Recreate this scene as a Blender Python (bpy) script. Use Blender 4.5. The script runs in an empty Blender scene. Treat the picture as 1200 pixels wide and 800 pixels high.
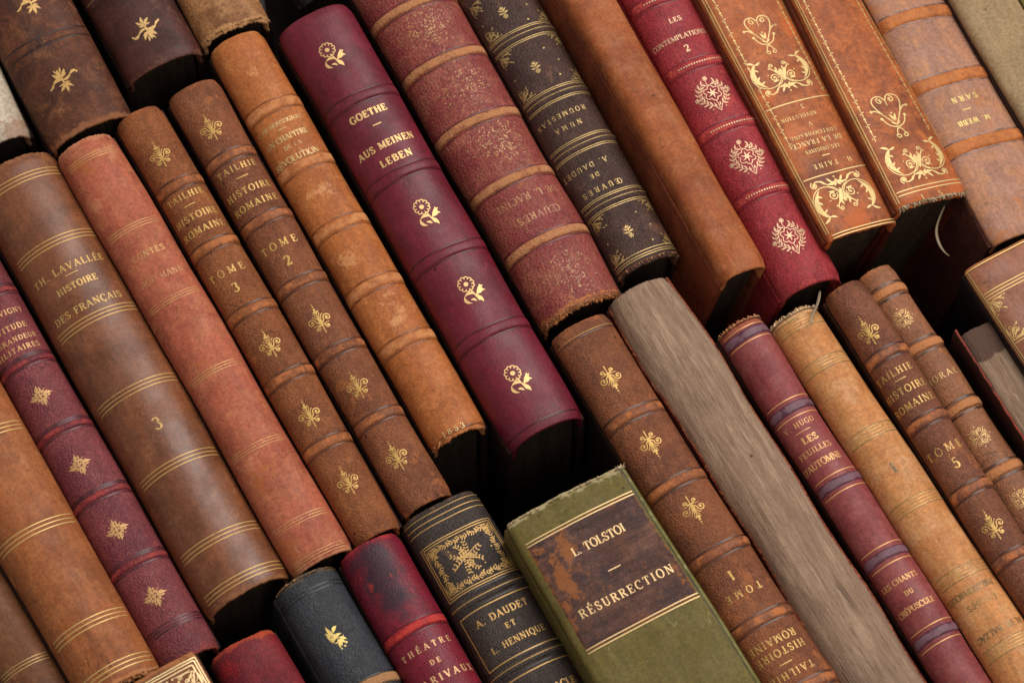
import bpy, math, random
import numpy as np
from mathutils import Vector, Matrix
random.seed(7)
SC = bpy.context.scene
COL = SC.collection
# ------------------------------------------------------------------ camera
TILT = math.radians(25.0); DIST = 1.2; FPX = 4000.0
cam = bpy.data.cameras.new('camera'); cam.lens = FPX / 1200 * 36; cam.sensor_width = 36
cam.clip_start = 0.05; cam.clip_end = 50
camo = bpy.data.objects.new('camera', cam); COL.objects.link(camo)
CAM = Vector((0, -DIST * math.sin(TILT), DIST * math.cos(TILT)))
camo.location = CAM; camo.rotation_euler = (TILT, 0, 0)
cam.dof.use_dof = True; cam.dof.focus_distance = 1.2; cam.dof.aperture_fstop = 16
SC.camera = camo
# ------------------------------------------------------------------ light
SC.view_settings.view_transform = 'Standard'; SC.view_settings.look = 'None'
SC.view_settings.exposure = 0.0; SC.view_settings.gamma = 1.0
W = bpy.data.worlds.new('World'); SC.world = W; W.use_nodes = True
W.node_tree.nodes['Background'].inputs[0].default_value = (1.0, 0.95, 0.93, 1)
W.node_tree.nodes['Background'].inputs[1].default_value = 0.27
def area(name, loc, size, power, col):
    l = bpy.data.lights.new(name, 'AREA'); l.shape = 'SQUARE'; l.size = size; l.energy = power; l.color = col
    o = bpy.data.objects.new(name, l); COL.objects.link(o); o.location = loc
    o.rotation_euler = (Vector((0.02, 0, 0)) - Vector(loc)).to_track_quat('-Z', 'Y').to_euler()
    return o
area('window_light', (0.62, 0.82, 1.45), 1.4, 32.5, (1.0, 0.965, 0.93))
area('room_light', (0.55, -0.9, 1.5), 0.5, 3.0, (1.0, 0.93, 0.86))
# ------------------------------------------------------------------ helpers
TABLE = -0.135
PX = DIST / FPX
def lin(c):
    return tuple(((v / 255) / 12.92 if v / 255 <= 0.04045 else ((v / 255 + 0.055) / 1.055) ** 2.4) for v in c) + (1,)
RGT = Vector((1, 0, 0)); FWD = (-CAM).normalized(); UPV = Vector((0, math.cos(TILT), math.sin(TILT)))
def ray(x, y): return (FWD * FPX + RGT * (x - 600) + UPV * (400 - y)).normalized()
def hit(p, z):
    d = ray(*p); return CAM + d * ((z - CAM.z) / d.z)

class Nd:
    """tiny node helper"""
    def __init__(s, name):
        s.m = bpy.data.materials.new(name); s.m.use_nodes = True; s.t = s.m.node_tree
        s.b = s.t.nodes['Principled BSDF']
    def n(s, typ, **kw):
        nd = s.t.nodes.new(typ)
        for k, v in kw.items(): setattr(nd, k, v)
        return nd
    def l(s, a, b): s.t.links.new(a, b)
    def noise(s, vec, scale, detail=4, rough=0.55, dist=0.0):
        nd = s.n('ShaderNodeTexNoise'); nd.inputs['Scale'].default_value = scale
        nd.inputs['Detail'].default_value = detail; nd.inputs['Roughness'].default_value = rough
        nd.inputs['Distortion'].default_value = dist; s.l(vec, nd.inputs['Vector']); return nd.outputs['Fac']
    def rng(s, val, a, b, c=0.0, d=1.0):
        nd = s.n('ShaderNodeMapRange'); nd.interpolation_type = 'SMOOTHSTEP'
        for i, v in zip(range(1, 5), (a, b, c, d)): nd.inputs[i].default_value = v
        s.l(val, nd.inputs[0]); return nd.outputs[0]
    def mix(s, fac, a, b, mode='MIX'):
        nd = s.n('ShaderNodeMix', data_type='RGBA', blend_type=mode)
        for v, i in ((fac, 0), (a, 6), (b, 7)):
            if isinstance(v, (int, float)): nd.inputs[i].default_value = v
            elif isinstance(v, tuple): nd.inputs[i].default_value = v
            else: s.l(v, nd.inputs[i])
        return nd.outputs[2]
    def math(s, op, a, b=0.0, c=0.0):
        nd = s.n('ShaderNodeMath', operation=op)
        for i, v in enumerate((a, b, c)):
            if isinstance(v, (int, float)): nd.inputs[i].default_value = v
            else: s.l(v, nd.inputs[i])
        return nd.outputs[0]
    def coord(s, seed, scale=(1, 1, 1)):
        tc = s.n('ShaderNodeTexCoord'); mp = s.n('ShaderNodeMapping')
        mp.inputs['Location'].default_value = (seed * 1.37, seed * 0.71, seed * 0.33); mp.inputs['Scale'].default_value = scale
        s.l(tc.outputs['Object'], mp.inputs[0]); return mp.outputs[0]
    def attr(s, name):
        nd = s.n('ShaderNodeAttribute'); nd.attribute_name = name; return nd.outputs['Fac']

def leather(name, base, dark, mottle, wear, stain=None, grain=1300, gstr=0.35, rough=0.5, seed=1.0, mot=0.55, drk=0.7, spec=0.45, streak=(1, 0.16, 1), sk=0.12, flake=0.578, soft=False):
    k = Nd(name); v = k.coord(seed)
    a = k.rng(k.noise(v, 34, 7, 0.68, 0.8), 0.38, 0.66)
    b = k.rng(k.noise(v, 120, 7, 0.7, 0.4), 0.44, 0.68)
    c = k.rng(k.noise(v, 800, 4, 0.6), 0.25, 0.75, 0.80, 1.2)
    col = k.mix(k.math('MULTIPLY', a, drk), lin(base), lin(dark))
    col = k.mix(k.math('MULTIPLY', b, mot), col, lin(mottle))
    vs = k.coord(seed + 3, streak); spec = spec * 0.62
    st = k.rng(k.noise(vs, 420, 4, 0.6), 0.3, 0.75, 1 - sk, 1 + sk)
    mul = k.n('ShaderNodeCombineColor'); cc = k.math('MULTIPLY', c, st)
    for i in range(3): k.l(cc, mul.inputs[i])
    col = k.mix(1.0, col, mul.outputs[0], 'MULTIPLY')
    # small dark pits and light scuffs
    vo = k.n('ShaderNodeTexVoronoi'); vo.inputs['Scale'].default_value = 150; k.l(v, vo.inputs['Vector'])
    sel = k.math('GREATER_THAN', vo.outputs['Color'], 0.80)
    pit = k.math('MULTIPLY', k.rng(vo.outputs['Distance'], 0.05, 0.13, 0.75, 0.0), sel)
    col = k.mix(pit, col, lin(tuple(x * 0.4 for x in dark)))
    # fine winding creases, darker than the leather, and a few pale scratches
    n5 = k.noise(v, 75, 3, 0.6, 0.5); ab = k.math('ABSOLUTE', k.math('SUBTRACT', n5, 0.5))
    scr = k.math('MULTIPLY', k.rng(ab, 0.0, 0.007, 0.6, 0.0), k.rng(k.noise(v, 48, 3), 0.52, 0.6))
    col = k.mix(scr, col, lin(tuple(x * 0.6 for x in dark)))
    v7 = k.coord(seed + 9, (1, 0.22, 1)); ab2 = k.math('ABSOLUTE', k.math('SUBTRACT', k.noise(v7, 160, 2, 0.5), 0.5))
    s2 = k.math('MULTIPLY', k.rng(ab2, 0.0, 0.006, 0.5, 0.0), k.rng(k.noise(v, 70, 3), 0.58, 0.64))
    col = k.mix(s2, col, lin(wear))
    w = k.math('ADD', k.math('ADD', k.attr('wear'), 0.22), k.math('MULTIPLY', k.math('SUBTRACT', k.noise(v, 260, 6, 0.68), 0.5), 2.2))
    wf = k.rng(w, 0.55, 1.0, 0, 0.9)
    fm = k.math('ADD', k.math('MULTIPLY', k.noise(k.coord(seed + 6, (1, .6, 1)), 190, 9, 0.8, 0.4), 0.5), k.math('MULTIPLY', k.noise(v, 38, 4, 0.6), 0.5))
    fl = k.rng(fm, flake, flake + 0.022, 0, 0.62)
    if stain:
        s_ = k.math('ADD', k.attr('stain'), k.math('MULTIPLY', k.math('SUBTRACT', k.noise(v, 190 if not soft else 150, 8, 0.8 if not soft else 0.72), 0.5), 1.5 if soft else 3.4))
        col = k.mix(k.rng(s_, *((0.3, 0.95) if soft else (0.50, 0.78)), 0, 0.85 if soft else 0.7), col, lin(stain))
    col = k.mix(fl, col, lin(wear))
    col = k.mix(wf, col, lin(wear))
    g = k.n('ShaderNodeTexVoronoi'); g.feature = 'SMOOTH_F1'; g.inputs['Scale'].default_value = grain; g.inputs['Smoothness'].default_value = 0.35
    vg = k.n('ShaderNodeVectorMath', operation='ADD')
    nz = k.n('ShaderNodeTexNoise'); nz.inputs['Scale'].default_value = 500; k.l(v, nz.inputs['Vector'])
    sm = k.n('ShaderNodeVectorMath', operation='SCALE'); sm.inputs['Scale'].default_value = 0.0012; k.l(nz.outputs['Color'], sm.inputs[0])
    k.l(v, vg.inputs[0]); k.l(sm.outputs[0], vg.inputs[1]); k.l(vg.outputs[0], g.inputs['Vector'])
    gd = k.rng(g.outputs['Distance'], 0.35, 0.75, 1 + 0.10 * min(1, gstr * 1.5), 1 - 0.26 * min(1, gstr * 1.5))
    mg = k.n('ShaderNodeCombineColor')
    for i in range(3): k.l(gd, mg.inputs[i])
    col = k.mix(1.0, col, mg.outputs[0], 'MULTIPLY')
    k.l(col, k.b.inputs['Base Color'])
    rr = k.rng(k.noise(v, 90, 5, 0.6), 0.3, 0.7, rough + 0.0, rough + 0.2)
    k.l(k.math('ADD', rr, k.math('MULTIPLY', wf, 0.2)), k.b.inputs['Roughness'])
    k.b.inputs['Specular IOR Level'].default_value = spec
    h = k.math('ADD', k.math('MULTIPLY', g.outputs['Distance'], -1.5), k.math('MULTIPLY', k.noise(v, 300, 6, 0.65), 0.75))
    h = k.math('ADD', h, k.math('MULTIPLY', scr, -1.2)); h = k.math('ADD', h, k.math('MULTIPLY', pit, -1.5))
    bp = k.n('ShaderNodeBump'); bp.inputs['Strength'].default_value = gstr; bp.inputs['Distance'].default_value = 0.0005
    k.l(h, bp.inputs['Height']); k.l(bp.outputs[0], k.b.inputs['Normal'])
    return k.m

def gilt(name, leath, gold=(226, 184, 112), worn=0.5, seed=1.0, metal=0.32):
    k = Nd(name); v = k.coord(seed)
    n1 = k.noise(v, 240, 5, 0.7); n2 = k.noise(v, 1700, 3, 0.6)
    m = k.math('ADD', k.math('ADD', k.math('MULTIPLY', n1, 0.42), k.math('MULTIPLY', n2, 0.33)), k.math('MULTIPLY', k.noise(v, 55, 3), 0.25))
    t = 0.40 + 0.17 * worn; gold = tuple(x * 0.95 for x in gold)
    f = k.rng(m, t - 0.09, t + 0.07)
    col = k.mix(f, lin(leath), lin(gold)); k.l(col, k.b.inputs['Base Color'])
    k.l(k.math('MULTIPLY', f, metal), k.b.inputs['Metallic']); k.b.inputs['Roughness'].default_value = 0.45
    bp = k.n('ShaderNodeBump'); bp.inputs['Strength'].default_value = 0.3; bp.inputs['Distance'].default_value = 0.0002
    k.l(k.noise(v, 1500, 3), bp.inputs['Height']); k.l(bp.outputs[0], k.b.inputs['Normal'])
    return k.m

def paper(name, base, dark, seed=1.0, axis='z', stain=None, fore=False):
    k = Nd(name)
    sc = (1, 0.03, 1) if fore else (1, 1, 0.02)
    v = k.coord(seed); vs = k.coord(seed, sc)
    a = k.rng(k.noise(vs, 900, 3, 0.6), 0.3, 0.7); b = k.rng(k.noise(vs, 230, 6, 0.7), 0.38, 0.64)
    c = k.rng(k.noise(v, 45, 7, 0.7, .5), 0.38, 0.66)
    vc = k.coord(seed + 5, (1, .035, 1) if fore else (1, 1, .05)); cr = k.math('MULTIPLY', k.rng(k.math('ABSOLUTE', k.math('SUBTRACT', k.noise(vc, 150, 3, .6), .5)), 0, .010, 1, 0), k.rng(k.noise(v, 30, 4), .5, .62))
    lt = k.rng(k.noise(k.coord(seed + 8, (1, .12, 1)), 300, 5, .7), .5, .7)
    col = k.mix(k.math('MULTIPLY', a, 0.34), lin(base), lin(dark)); col = k.mix(k.math('MULTIPLY', b, 0.6), col, lin(dark)); fs = k.rng(k.noise(k.coord(seed + 2, (1, .10, 1)), 800, 4, .7), .36, .66); col = k.mix(k.math('MULTIPLY', fs, .45), col, lin(dark))
    col = k.mix(k.math('MULTIPLY', c, 0.45), col, lin(tuple(x * 0.72 for x in base)))
    col = k.mix(k.math('MULTIPLY', cr, .6), col, lin(tuple(x * 0.45 for x in dark))); col = k.mix(k.math('MULTIPLY', lt, .35), col, lin(tuple(min(255, x * 1.18) for x in base)))
    vo = k.n('ShaderNodeTexVoronoi'); vo.inputs['Scale'].default_value = 130; k.l(v, vo.inputs['Vector'])
    pit = k.math('MULTIPLY', k.rng(vo.outputs['Distance'], 0.04, 0.12, 0.8, 0.0), k.math('GREATER_THAN', vo.outputs['Color'], 0.78))
    col = k.mix(pit, col, lin((70, 48, 36)))
    if stain:
        s_ = k.math('ADD', k.attr('stain'), k.math('MULTIPLY', k.math('SUBTRACT', k.noise(v, 110, 5, 0.6), 0.5), 1.1))
        col = k.mix(k.rng(s_, 0.4, 0.6, 0, 0.9), col, lin(stain))
    fd = k.rng(k.noise(k.coord(seed + 12, (1, .10, 1) if fore else (1, 1, .03)), 1500, 5, .75, .3), .40, .50, .3, 0); col = k.mix(fd, col, lin(tuple(x * .7 for x in dark))); sp = k.rng(k.noise(v, 420, 8, .8), .60, .63, 0, .4); col = k.mix(sp, col, lin(tuple(x * .75 for x in dark)))
    k.l(col, k.b.inputs['Base Color']); k.b.inputs['Roughness'].default_value = 0.85; k.b.inputs['Specular IOR Level'].default_value = 0.2
    bp = k.n('ShaderNodeBump'); bp.inputs['Strength'].default_value = 0.6; bp.inputs['Distance'].default_value = 0.0005
    h = k.math('ADD', k.math('MULTIPLY', cr, -2.2), k.math('ADD', k.math('MULTIPLY', k.noise(vs, 900, 3), 0.7), k.math('MULTIPLY', k.noise(v, 500, 5, .65), 1.1)))
    fb = k.noise(k.coord(seed + 4, (1, .045, 1) if fore else (1, 1, .03)), 1500, 5, .75, .3); h = k.math('ADD', h, k.math('MULTIPLY', fb, 2.0))
    k.l(h, bp.inputs['Height']); k.l(bp.outputs[0], k.b.inputs['Normal'])
    return k.m

def link(name, verts, faces, mat, parent, smooth=True, attrs=None):
    me = bpy.data.meshes.new(name); me.from_pydata([tuple(v) for v in verts], [], faces)
    if smooth: me.polygons.foreach_set('use_smooth', [True] * len(me.polygons))
    if attrs:
        for k, a in attrs.items():
            at = me.attributes.new(k, 'FLOAT', 'POINT'); at.data.foreach_set('value', np.asarray(a, dtype=np.float32))
    me.materials.append(mat); me.update()
    o = bpy.data.objects.new(name, me); COL.objects.link(o)
    if parent: o.parent = parent
    return o

def gridfaces(nr, nc, off=0, flip=False):
    f = []
    for i in range(nr - 1):
        for j in range(nc - 1):
            a = off + i * nc + j; q = (a, a + 1, a + nc + 1, a + nc)
            f.append(q[::-1] if flip else q)
    return f

# ------------------------------------------------------------------ the book
class Book:
    def __init__(s, name, label, L, R, start, end, r=0.008, p=2.2, lean=0.0, z=0.0, cat='book', group=None,
                 mat=None, board=None, pages=None, grooves=(), fray=(0.25, 0.25), stains=(), wear=0.25, thick=0.0016, disp=0.00018,
                 edgewear=0.35, boards=(1, 1)):
        if p < 2.6: r = r * 0.84
        s.r, s.p, s.mat = r, p, mat
        th = math.radians(lean); w = 0.025
        for _ in range(6):
            zL = z - r * math.cos(th) + w / 2 * math.sin(th); zR = z - r * math.cos(th) - w / 2 * math.sin(th)
            A0, A1 = hit(L[0], zL), hit(L[1], zL); B0, B1 = hit(R[0], zR), hit(R[1], zR)
            V = ((A1 - A0).normalized() + (B1 - B0).normalized()).normalized()
            Uh = Vector((-V.y, V.x, 0)).normalized()
            if Uh.x < 0: Uh = -Uh
            U = Uh * math.cos(th) - Vector((0, 0, 1)) * math.sin(th)
            Wv = Uh * math.sin(th) + Vector((0, 0, 1)) * math.cos(th)
            def at(P0, P1, vv):   # point on line at v
                d = P1 - P0; return P0 + d * ((vv - P0.dot(V)) / d.dot(V))
            def vof(e):
                side, pt = e
                if side == 'L': return hit(pt, zL).dot(V)
                return hit(pt, zR).dot(V)
            v0, v1 = vof(start), vof(end)
            ws = [(at(B0, B1, q) - at(A0, A1, q)).dot(U) for q in (v0, v1)]
            w = sum(ws) / 2
        s.L = v1 - v0; s.w0, s.w1 = ws; s.wm = w
        ml = [(at(A0, A1, q) + at(B0, B1, q)) / 2 for q in (v0, v1)]
        s.O = ml[0] + Wv * r
        s.wob = 0; s.c1 = (ml[1] - ml[0]).dot(U)
        s.M = Matrix((U, -V, Wv)).transposed().to_4x4(); s.M.translation = s.O
        s.Mi = s.M.inverted()
        # profile
        n = 1200; pm = math.radians(78 if p < 2.6 else 86); phi = np.linspace(-pm, pm, n)
        X = np.sign(np.sin(phi)) * np.abs(np.sin(phi)) ** (2 / p); Zp = -(1 - np.abs(np.cos(phi)) ** (2 / p)); X = X / X[-1]; Zp = Zp / -Zp[0]
        Z = Zp * r; XX = X * w / 2
        arc = np.concatenate([[0], np.cumsum(np.hypot(np.diff(XX), np.diff(Z)))]); s.A = arc[-1] / 2
        tt = arc / arc[-1] * 2 - 1; s.tab_t, s.tab_x, s.tab_z = tt, X, Z
        rs = np.random.RandomState(abs(hash(label)) % 1000 if False else sum(map(ord, label)) % 997)
        s.rs = rs; s.waves = [(rs.uniform(-250, 250), rs.uniform(-130, 130), rs.uniform(0, 6.28), disp * rs.uniform(.3, 1)) for _ in range(6)]
        s.grooves = []; s.wob = 0.00016; s.ph = rs.uniform(0, 6.28)
        root = bpy.data.objects.new(name, None); COL.objects.link(root); root.empty_display_size = 0.02
        D = (z - TABLE) / math.cos(th) - abs(w / 2 * math.tan(th)); s.D = D
        base = s.O - Wv * D - V * 0  # root at the foot of the book
        mr = s.M.copy(); mr.translation = base
        root.matrix_world = mr
        root['label'] = label; root['category'] = cat
        if group: root['group'] = group
        # the parts use coordinates whose origin is the top of the book: shift by D
        s.root = root
        s.grooves = [s.uv(g)[1] for g in grooves]
        s.fray, s.stains, s.wearv, s.thick = fray, stains, wear, thick
        s.boardmat = board or mat; s.pagemat = pages; s.ew = edgewear; s.boards = boards
    def cx(s, y): q = -y / s.L; return s.c1 * q + s.wob * (np.sin(y * 31 + s.ph) + 0.5 * np.sin(y * 83 + 2 * s.ph))
    def ww(s, y): q = -y / s.L; return s.w0 + (s.w1 - s.w0) * q
    def disp(s, u, y):
        d = 0
        for a, b, c, e in s.waves: d = d + e * np.sin(a * u + b * y + c)
        for g in s.grooves: d = d - 0.00035 * np.exp(-((y - g) / 0.0034) ** 2)
        return d
    def surf(s, sv, y, h=0.0):
        sv = np.asarray(sv, float); y = np.asarray(y, float)
        t = np.clip(sv / s.A, -1, 1); e = 1e-3
        x = np.interp(t, s.tab_t, s.tab_x); z = np.interp(t, s.tab_t, s.tab_z)
        t1 = np.clip(t - e, -1, 1); t2 = np.clip(t + e, -1, 1)
        dx = (np.interp(t2, s.tab_t, s.tab_x) - np.interp(t1, s.tab_t, s.tab_x)) * s.wm / 2
        dz = np.interp(t2, s.tab_t, s.tab_z) - np.interp(t1, s.tab_t, s.tab_z)
        ln = np.hypot(dx, dz) + 1e-12; nx, nz = -dz / ln, dx / ln
        k = s.disp(sv, y) + h
        return np.stack([x * s.ww(y) / 2 + s.cx(y) + nx * k, y + 0 * x, z + nz * k + s.D], -1)
    def uv(s, p):
        d = s.Mi.to_3x3() @ ray(*p); o = s.Mi @ CAM; z = 0
        for _ in range(8):
            q = o + d * ((z - o.z) / d.z)
            xn = max(-1, min(1, (q.x - s.cx(q.y)) / (s.ww(q.y) / 2))); z = float(np.interp(xn, s.tab_x, s.tab_z))
        return float(np.interp(xn, s.tab_x, s.tab_t)) * s.A, q.y
    def crown(s, y): return y
    # ---- parts
    def spine(s, nt=64, name='spine'):
        ext = 4; ny = max(12, int(s.L / 0.0011)); rs = s.rs
        tcol = np.linspace(-1, 1, nt); ncol = nt + 2 * ext
        def jag(a):
            x = np.linspace(0, 1, ncol); j = 0
            for f in (5, 11, 23): j = j + np.sin(x * f * 2.7 + rs.uniform(0, 6)) / (f ** 0.6)
            j = j * 0.6 + rs.uniform(-1, 1, ncol) * (0.2 + 0.25 * min(a, 1.2)); return j * a * 0.001
        j0, j1 = jag(s.fray[0]), jag(s.fray[1])
        q = np.linspace(0, 1, ny); rows = []; wear = []; stain = []
        T = s.thick
        rowdef = [(0, -0.004, -T), (0, -0.0008, -T), (0, 0.0002, -T * .75), (0, 0.0005, -T * .4), (0, 0.0003, -T * .1)]
        allrows = [(0, 0, a, h, 1) for (_, a, h) in rowdef] + [(qq, 1, 0, 0, 0) for qq in q] + [(1, 0, -a, h, 1) for (_, a, h) in rowdef[::-1]]
        sv = tcol * s.A
        for (qq, _, a, h, endr) in allrows:
            y = -qq * s.L + a
            jj = j0 * (1 - qq) ** 30 + j1 * qq ** 30
            hh = h - (0.0007 * math.exp(-((qq * s.L) / 0.0018) ** 2) + 0.0007 * math.exp(-(((1 - qq) * s.L) / 0.0018) ** 2) if not endr else 0)
            if endr: hh = h - 0.0007
            yy = y + jj[ext:-ext]
            mid = s.surf(sv, yy, hh)
            lf, rt = [], []
            for e in range(ext, 0, -1):
                dz = e * 0.0011; inn = 0.0004 * math.sin(e / ext * 3.0) 
                a_ = mid[0].copy(); a_[2] -= dz; a_[0] += inn; a_[1] = y + jj[ext - e]; lf.append(a_)
            for e in range(1, ext + 1):
                dz = e * 0.0011; inn = 0.0004 * math.sin(e / ext * 3.0)
                a_ = mid[-1].copy(); a_[2] -= dz; a_[0] -= inn; a_[1] = y + jj[nt + ext + e - 1]; rt.append(a_)
            row = np.concatenate([lf, mid, rt]); rows.append(row)
            de = min(qq, 1 - qq) * s.L
            we = s.wearv * (math.exp(-(de / 0.0022) ** 2) * 1.5 + (0.6 if endr else 0)) + s.ew * np.concatenate([[1] * ext, np.abs(tcol) ** 14, [1] * ext])
            fr = s.fray[0] if qq < .5 else s.fray[1]
            if fr > 0.6: we = we + 0.9 * math.exp(-(de / (0.0016 * fr)) ** 2)
            wear.append(we)
            stain.append(row[:, 1] * 0)
        P = np.concatenate(rows); wear = np.concatenate(wear)
        stv = np.zeros(len(P))
        for (px, py, rad, st) in s.stains:
            a, b = s.uv((px, py)); c = s.surf(a, b)
            d = np.hypot(P[:, 0] - c[0], P[:, 1] - c[1]) / (rad * PX); stv = np.maximum(stv, st * np.exp(-d ** 2))
        link(name, P, gridfaces(len(allrows), ncol, flip=True), s.mat, s.root, True, {'wear': wear, 'stain': stv})
    def case(s, sq=0.003, page_drop=0.0016):
        # boards
        for sd in (-1, 1):
            if not s.boards[0 if sd < 0 else 1]: continue
            t = 0.0023; top = -s.r - 0.0012; bot = -s.D
            prof = [(0.0, top + 0.0), (0.0004, top - 0.0006), (0.0005, top - 0.004)] + [(0.0005, top - 0.004 + (bot - top + 0.004) * k / 8) for k in range(1, 9)]
            inner = [(-t, bot), (-t, top - .002), (-t + 0.0007, top - 0.0002)]
            ring = prof + inner; ny = 24; V = []
            for i in range(ny + 1):
                y = -s.L * (i / ny)
                if i == 0: y = -0.0004
                if i == ny: y = -s.L + 0.0004
                for (u, wz) in ring:
                    V.append((sd * (s.ww(y) / 2 + u) + s.cx(y), y, wz + s.D))
            n = len(ring); F = []
            for i in range(ny):
                for j in range(n):
                    a = i * n + j; b = i * n + (j + 1) % n; q = (a, b, b + n, a + n)
                    F.append(q if sd > 0 else q[::-1])
            F.append(tuple(range(n))[::-1] if sd > 0 else tuple(range(n))); e = ny * n
            F.append(tuple(e + k for k in range(n)) if sd > 0 else tuple(e + k for k in range(n))[::-1])
            link('board', V, F, s.boardmat, s.root, False, {'wear': [0.0] * len(V)})
        # page block
        nt = 22; V = []; tc = np.linspace(-0.96, 0.96, nt); ny = 10
        wi = (s.wm / 2 - 0.0027) / (s.wm / 2)
        for i in range(ny + 1):
            y = -sq - (s.L - 2 * sq) * i / ny
            x = np.interp(tc, s.tab_t, s.tab_x) * wi * s.ww(y) / 2 + s.cx(y); zz = np.interp(tc, s.tab_t, s.tab_z) - s.thick - page_drop
            for a, b in zip(x, zz): V.append((a, y, b + s.D))
            for k in (-1, 1): pass
            V.append((x[-1], y, 0.003)); V.append((x[0], y, 0.003))
        n = nt + 2; F = []
        for i in range(ny):
            for j in range(n):
                a = i * n + j; b = i * n + (j + 1) % n; F.append((a, a + n, b + n, b))
        F.append(tuple(range(n))); e = ny * n; F.append(tuple(e + k for k in range(n))[::-1])
        link('page_block', V, F, s.pagemat, s.root, False)
        # head and tail bands of sewn thread
    def band(s, pt, mat, width=0.0042, height=0.0010, wear=0.75, trange=(-1, 1), y=None, tilt=0.0):
        if y is None: y = s.uv(pt)[1]
        nt = 60; t = np.linspace(trange[0], trange[1], nt); V = []; W_ = []
        height = height * 0.62
        prof = [(-1, -0.05), (-.9, .35), (-.74, .78), (-.5, .96), (-.15, 1), (.15, 1), (.5, .96), (.74, .78), (.9, .35), (1, -0.05)]
        rs = s.rs
        wob = np.sin(np.linspace(0, 7, nt) + rs.uniform(0, 6)) * 0.00012
        for (a, h) in prof:
            edge = np.clip((1 - np.abs(t)) * 5 + 0.08, 0, 1)
            yy = y + a * width / 2 + wob + tilt * t
            V.append(s.surf(t * s.A, yy, h * height * edge * (1 + 0.08 * np.sin(t * 9 + y * 900)) + 0.00004))
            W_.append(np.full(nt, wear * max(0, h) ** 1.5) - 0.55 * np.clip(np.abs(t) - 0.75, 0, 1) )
        link('raised_band', np.concatenate(V), gridfaces(len(prof), nt, flip=False), mat, s.root, True, {'wear': np.concatenate(W_), 'stain': np.zeros(nt * len(prof))})
        return y
    def rib(s, name, ribs, mat, h=0.00007):
        V = []; F = []
        for item in ribs:
            pts = np.asarray(item[0], float); w = np.asarray(item[1], float)
            if len(pts) == 1:
                c = pts[0]; n = 10; k = len(V)
                V.append(c); V += [c + w.ravel()[0] * np.array([math.cos(a), math.sin(a)]) for a in np.linspace(0, 2 * math.pi, n, endpoint=False)]
                F += [(k, k + 1 + i, k + 1 + (i + 1) % n) for i in range(n)]; continue
            # resample long segments
            P = [pts[0]]; Wd = [w if w.ndim == 0 else w[0]]
            for i in range(1, len(pts)):
                d = np.hypot(*(pts[i] - pts[i - 1])); m = max(1, int(d / 0.0007))
                for j in range(1, m + 1):
                    f = j / m; P.append(pts[i - 1] * (1 - f) + pts[i] * f)
                    Wd.append(w if w.ndim == 0 else w[i - 1] * (1 - f) + w[i] * f)
            P = np.array(P); Wd = np.array(Wd, float)
            d = np.gradient(P, axis=0); ln = np.hypot(d[:, 0], d[:, 1]) + 1e-9; nrm = np.stack([-d[:, 1] / ln, d[:, 0] / ln], -1)
            k = len(V)
            for a, b, c in zip(P, nrm, Wd): V.append(a + b * c / 2); V.append(a - b * c / 2)
            F += [(k + 2 * i, k + 2 * i + 1, k + 2 * i + 3, k + 2 * i + 2) for i in range(len(P) - 1)]
        V = np.array(V); P3 = s.surf(V[:, 0], V[:, 1], h)
        # keep every face turned outwards
        FF = []
        for f in F:
            a, b, c = V[f[0]], V[f[1]], V[f[2]]
            cr = (b[0] - a[0]) * (c[1] - a[1]) - (b[1] - a[1]) * (c[0] - a[0]); FF.append(f if cr > 0 else f[::-1])
        return link(name, P3, FF, mat, s.root, True)
    def place(s, ribs, pt, size, rot=0.0, flip=1, sx=1.0, wm=1.0):
        """ribs in unit design space -> on the spine, centred at pixel pt, size in pixels"""
        cs, cy = s.uv(pt); k = size * PX * 1.04; c_, s_ = math.cos(rot), math.sin(rot); out = []
        for it in ribs:
            P = np.asarray(it[0], float); P = np.stack([P[:, 0] * sx * flip, P[:, 1]], -1)
            Q = np.stack([(P[:, 0] * c_ - P[:, 1] * s_) * k + cs, (P[:, 0] * s_ + P[:, 1] * c_) * k + cy], -1)
            out.append((Q, np.asarray(it[1], float) * k * wm))
        return out
    def orn(s, ribs, pt, size, mat, rot=0.0, flip=1, sx=1.0, name='gilt_ornament', h=0.00007, wm=0.88):
        return s.rib(name, s.place(ribs, pt, size, rot, flip, sx, wm), mat, h)
    def text(s, st, pt, hpx, mat, wpx=None, rot=0, weight=1.0, name='title_lettering', h=0.00007):
        hpx = hpx * 0.84; ribs = layout(st, weight, (wpx / hpx) if wpx else None)
        return s.rib(name, s.place(ribs, pt, hpx, math.radians(rot)), mat, h)
    def rule(s, pt, mat, offs=(0,), wpx=1.1, t=(-0.96, 0.96), name='gilt_rule', y=None, h=0.00006):
        if y is None: y = s.uv(pt)[1]
        rb = []
        for o in offs:
            rb.append(([(t[0] * s.A, y + o * PX), (t[1] * s.A, y + o * PX)], wpx * PX))
        return s.rib(name, rb, mat, h)
    def dash(s, pt, mat, wpx=10, lpx=1.2):
        a, y = s.uv(pt); return s.rib('gilt_dash', [([(a - wpx * PX / 2, y), (a + wpx * PX / 2, y)], lpx * PX)], mat)
    def beads(s, pt, mat, gap=2.2, rad=0.75, t=(-0.9, 0.9), off=0.0, h=0.0009, y=None):
        if y is None: y = s.uv(pt)[1]
        n = int((t[1] - t[0]) * s.A / (gap * PX)); rb = []
        for i in range(n): rb.append(([(t[0] * s.A + i * gap * PX, y + off * PX)], rad * PX))
        return s.rib('gilt_beading', rb, mat, h)
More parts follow.
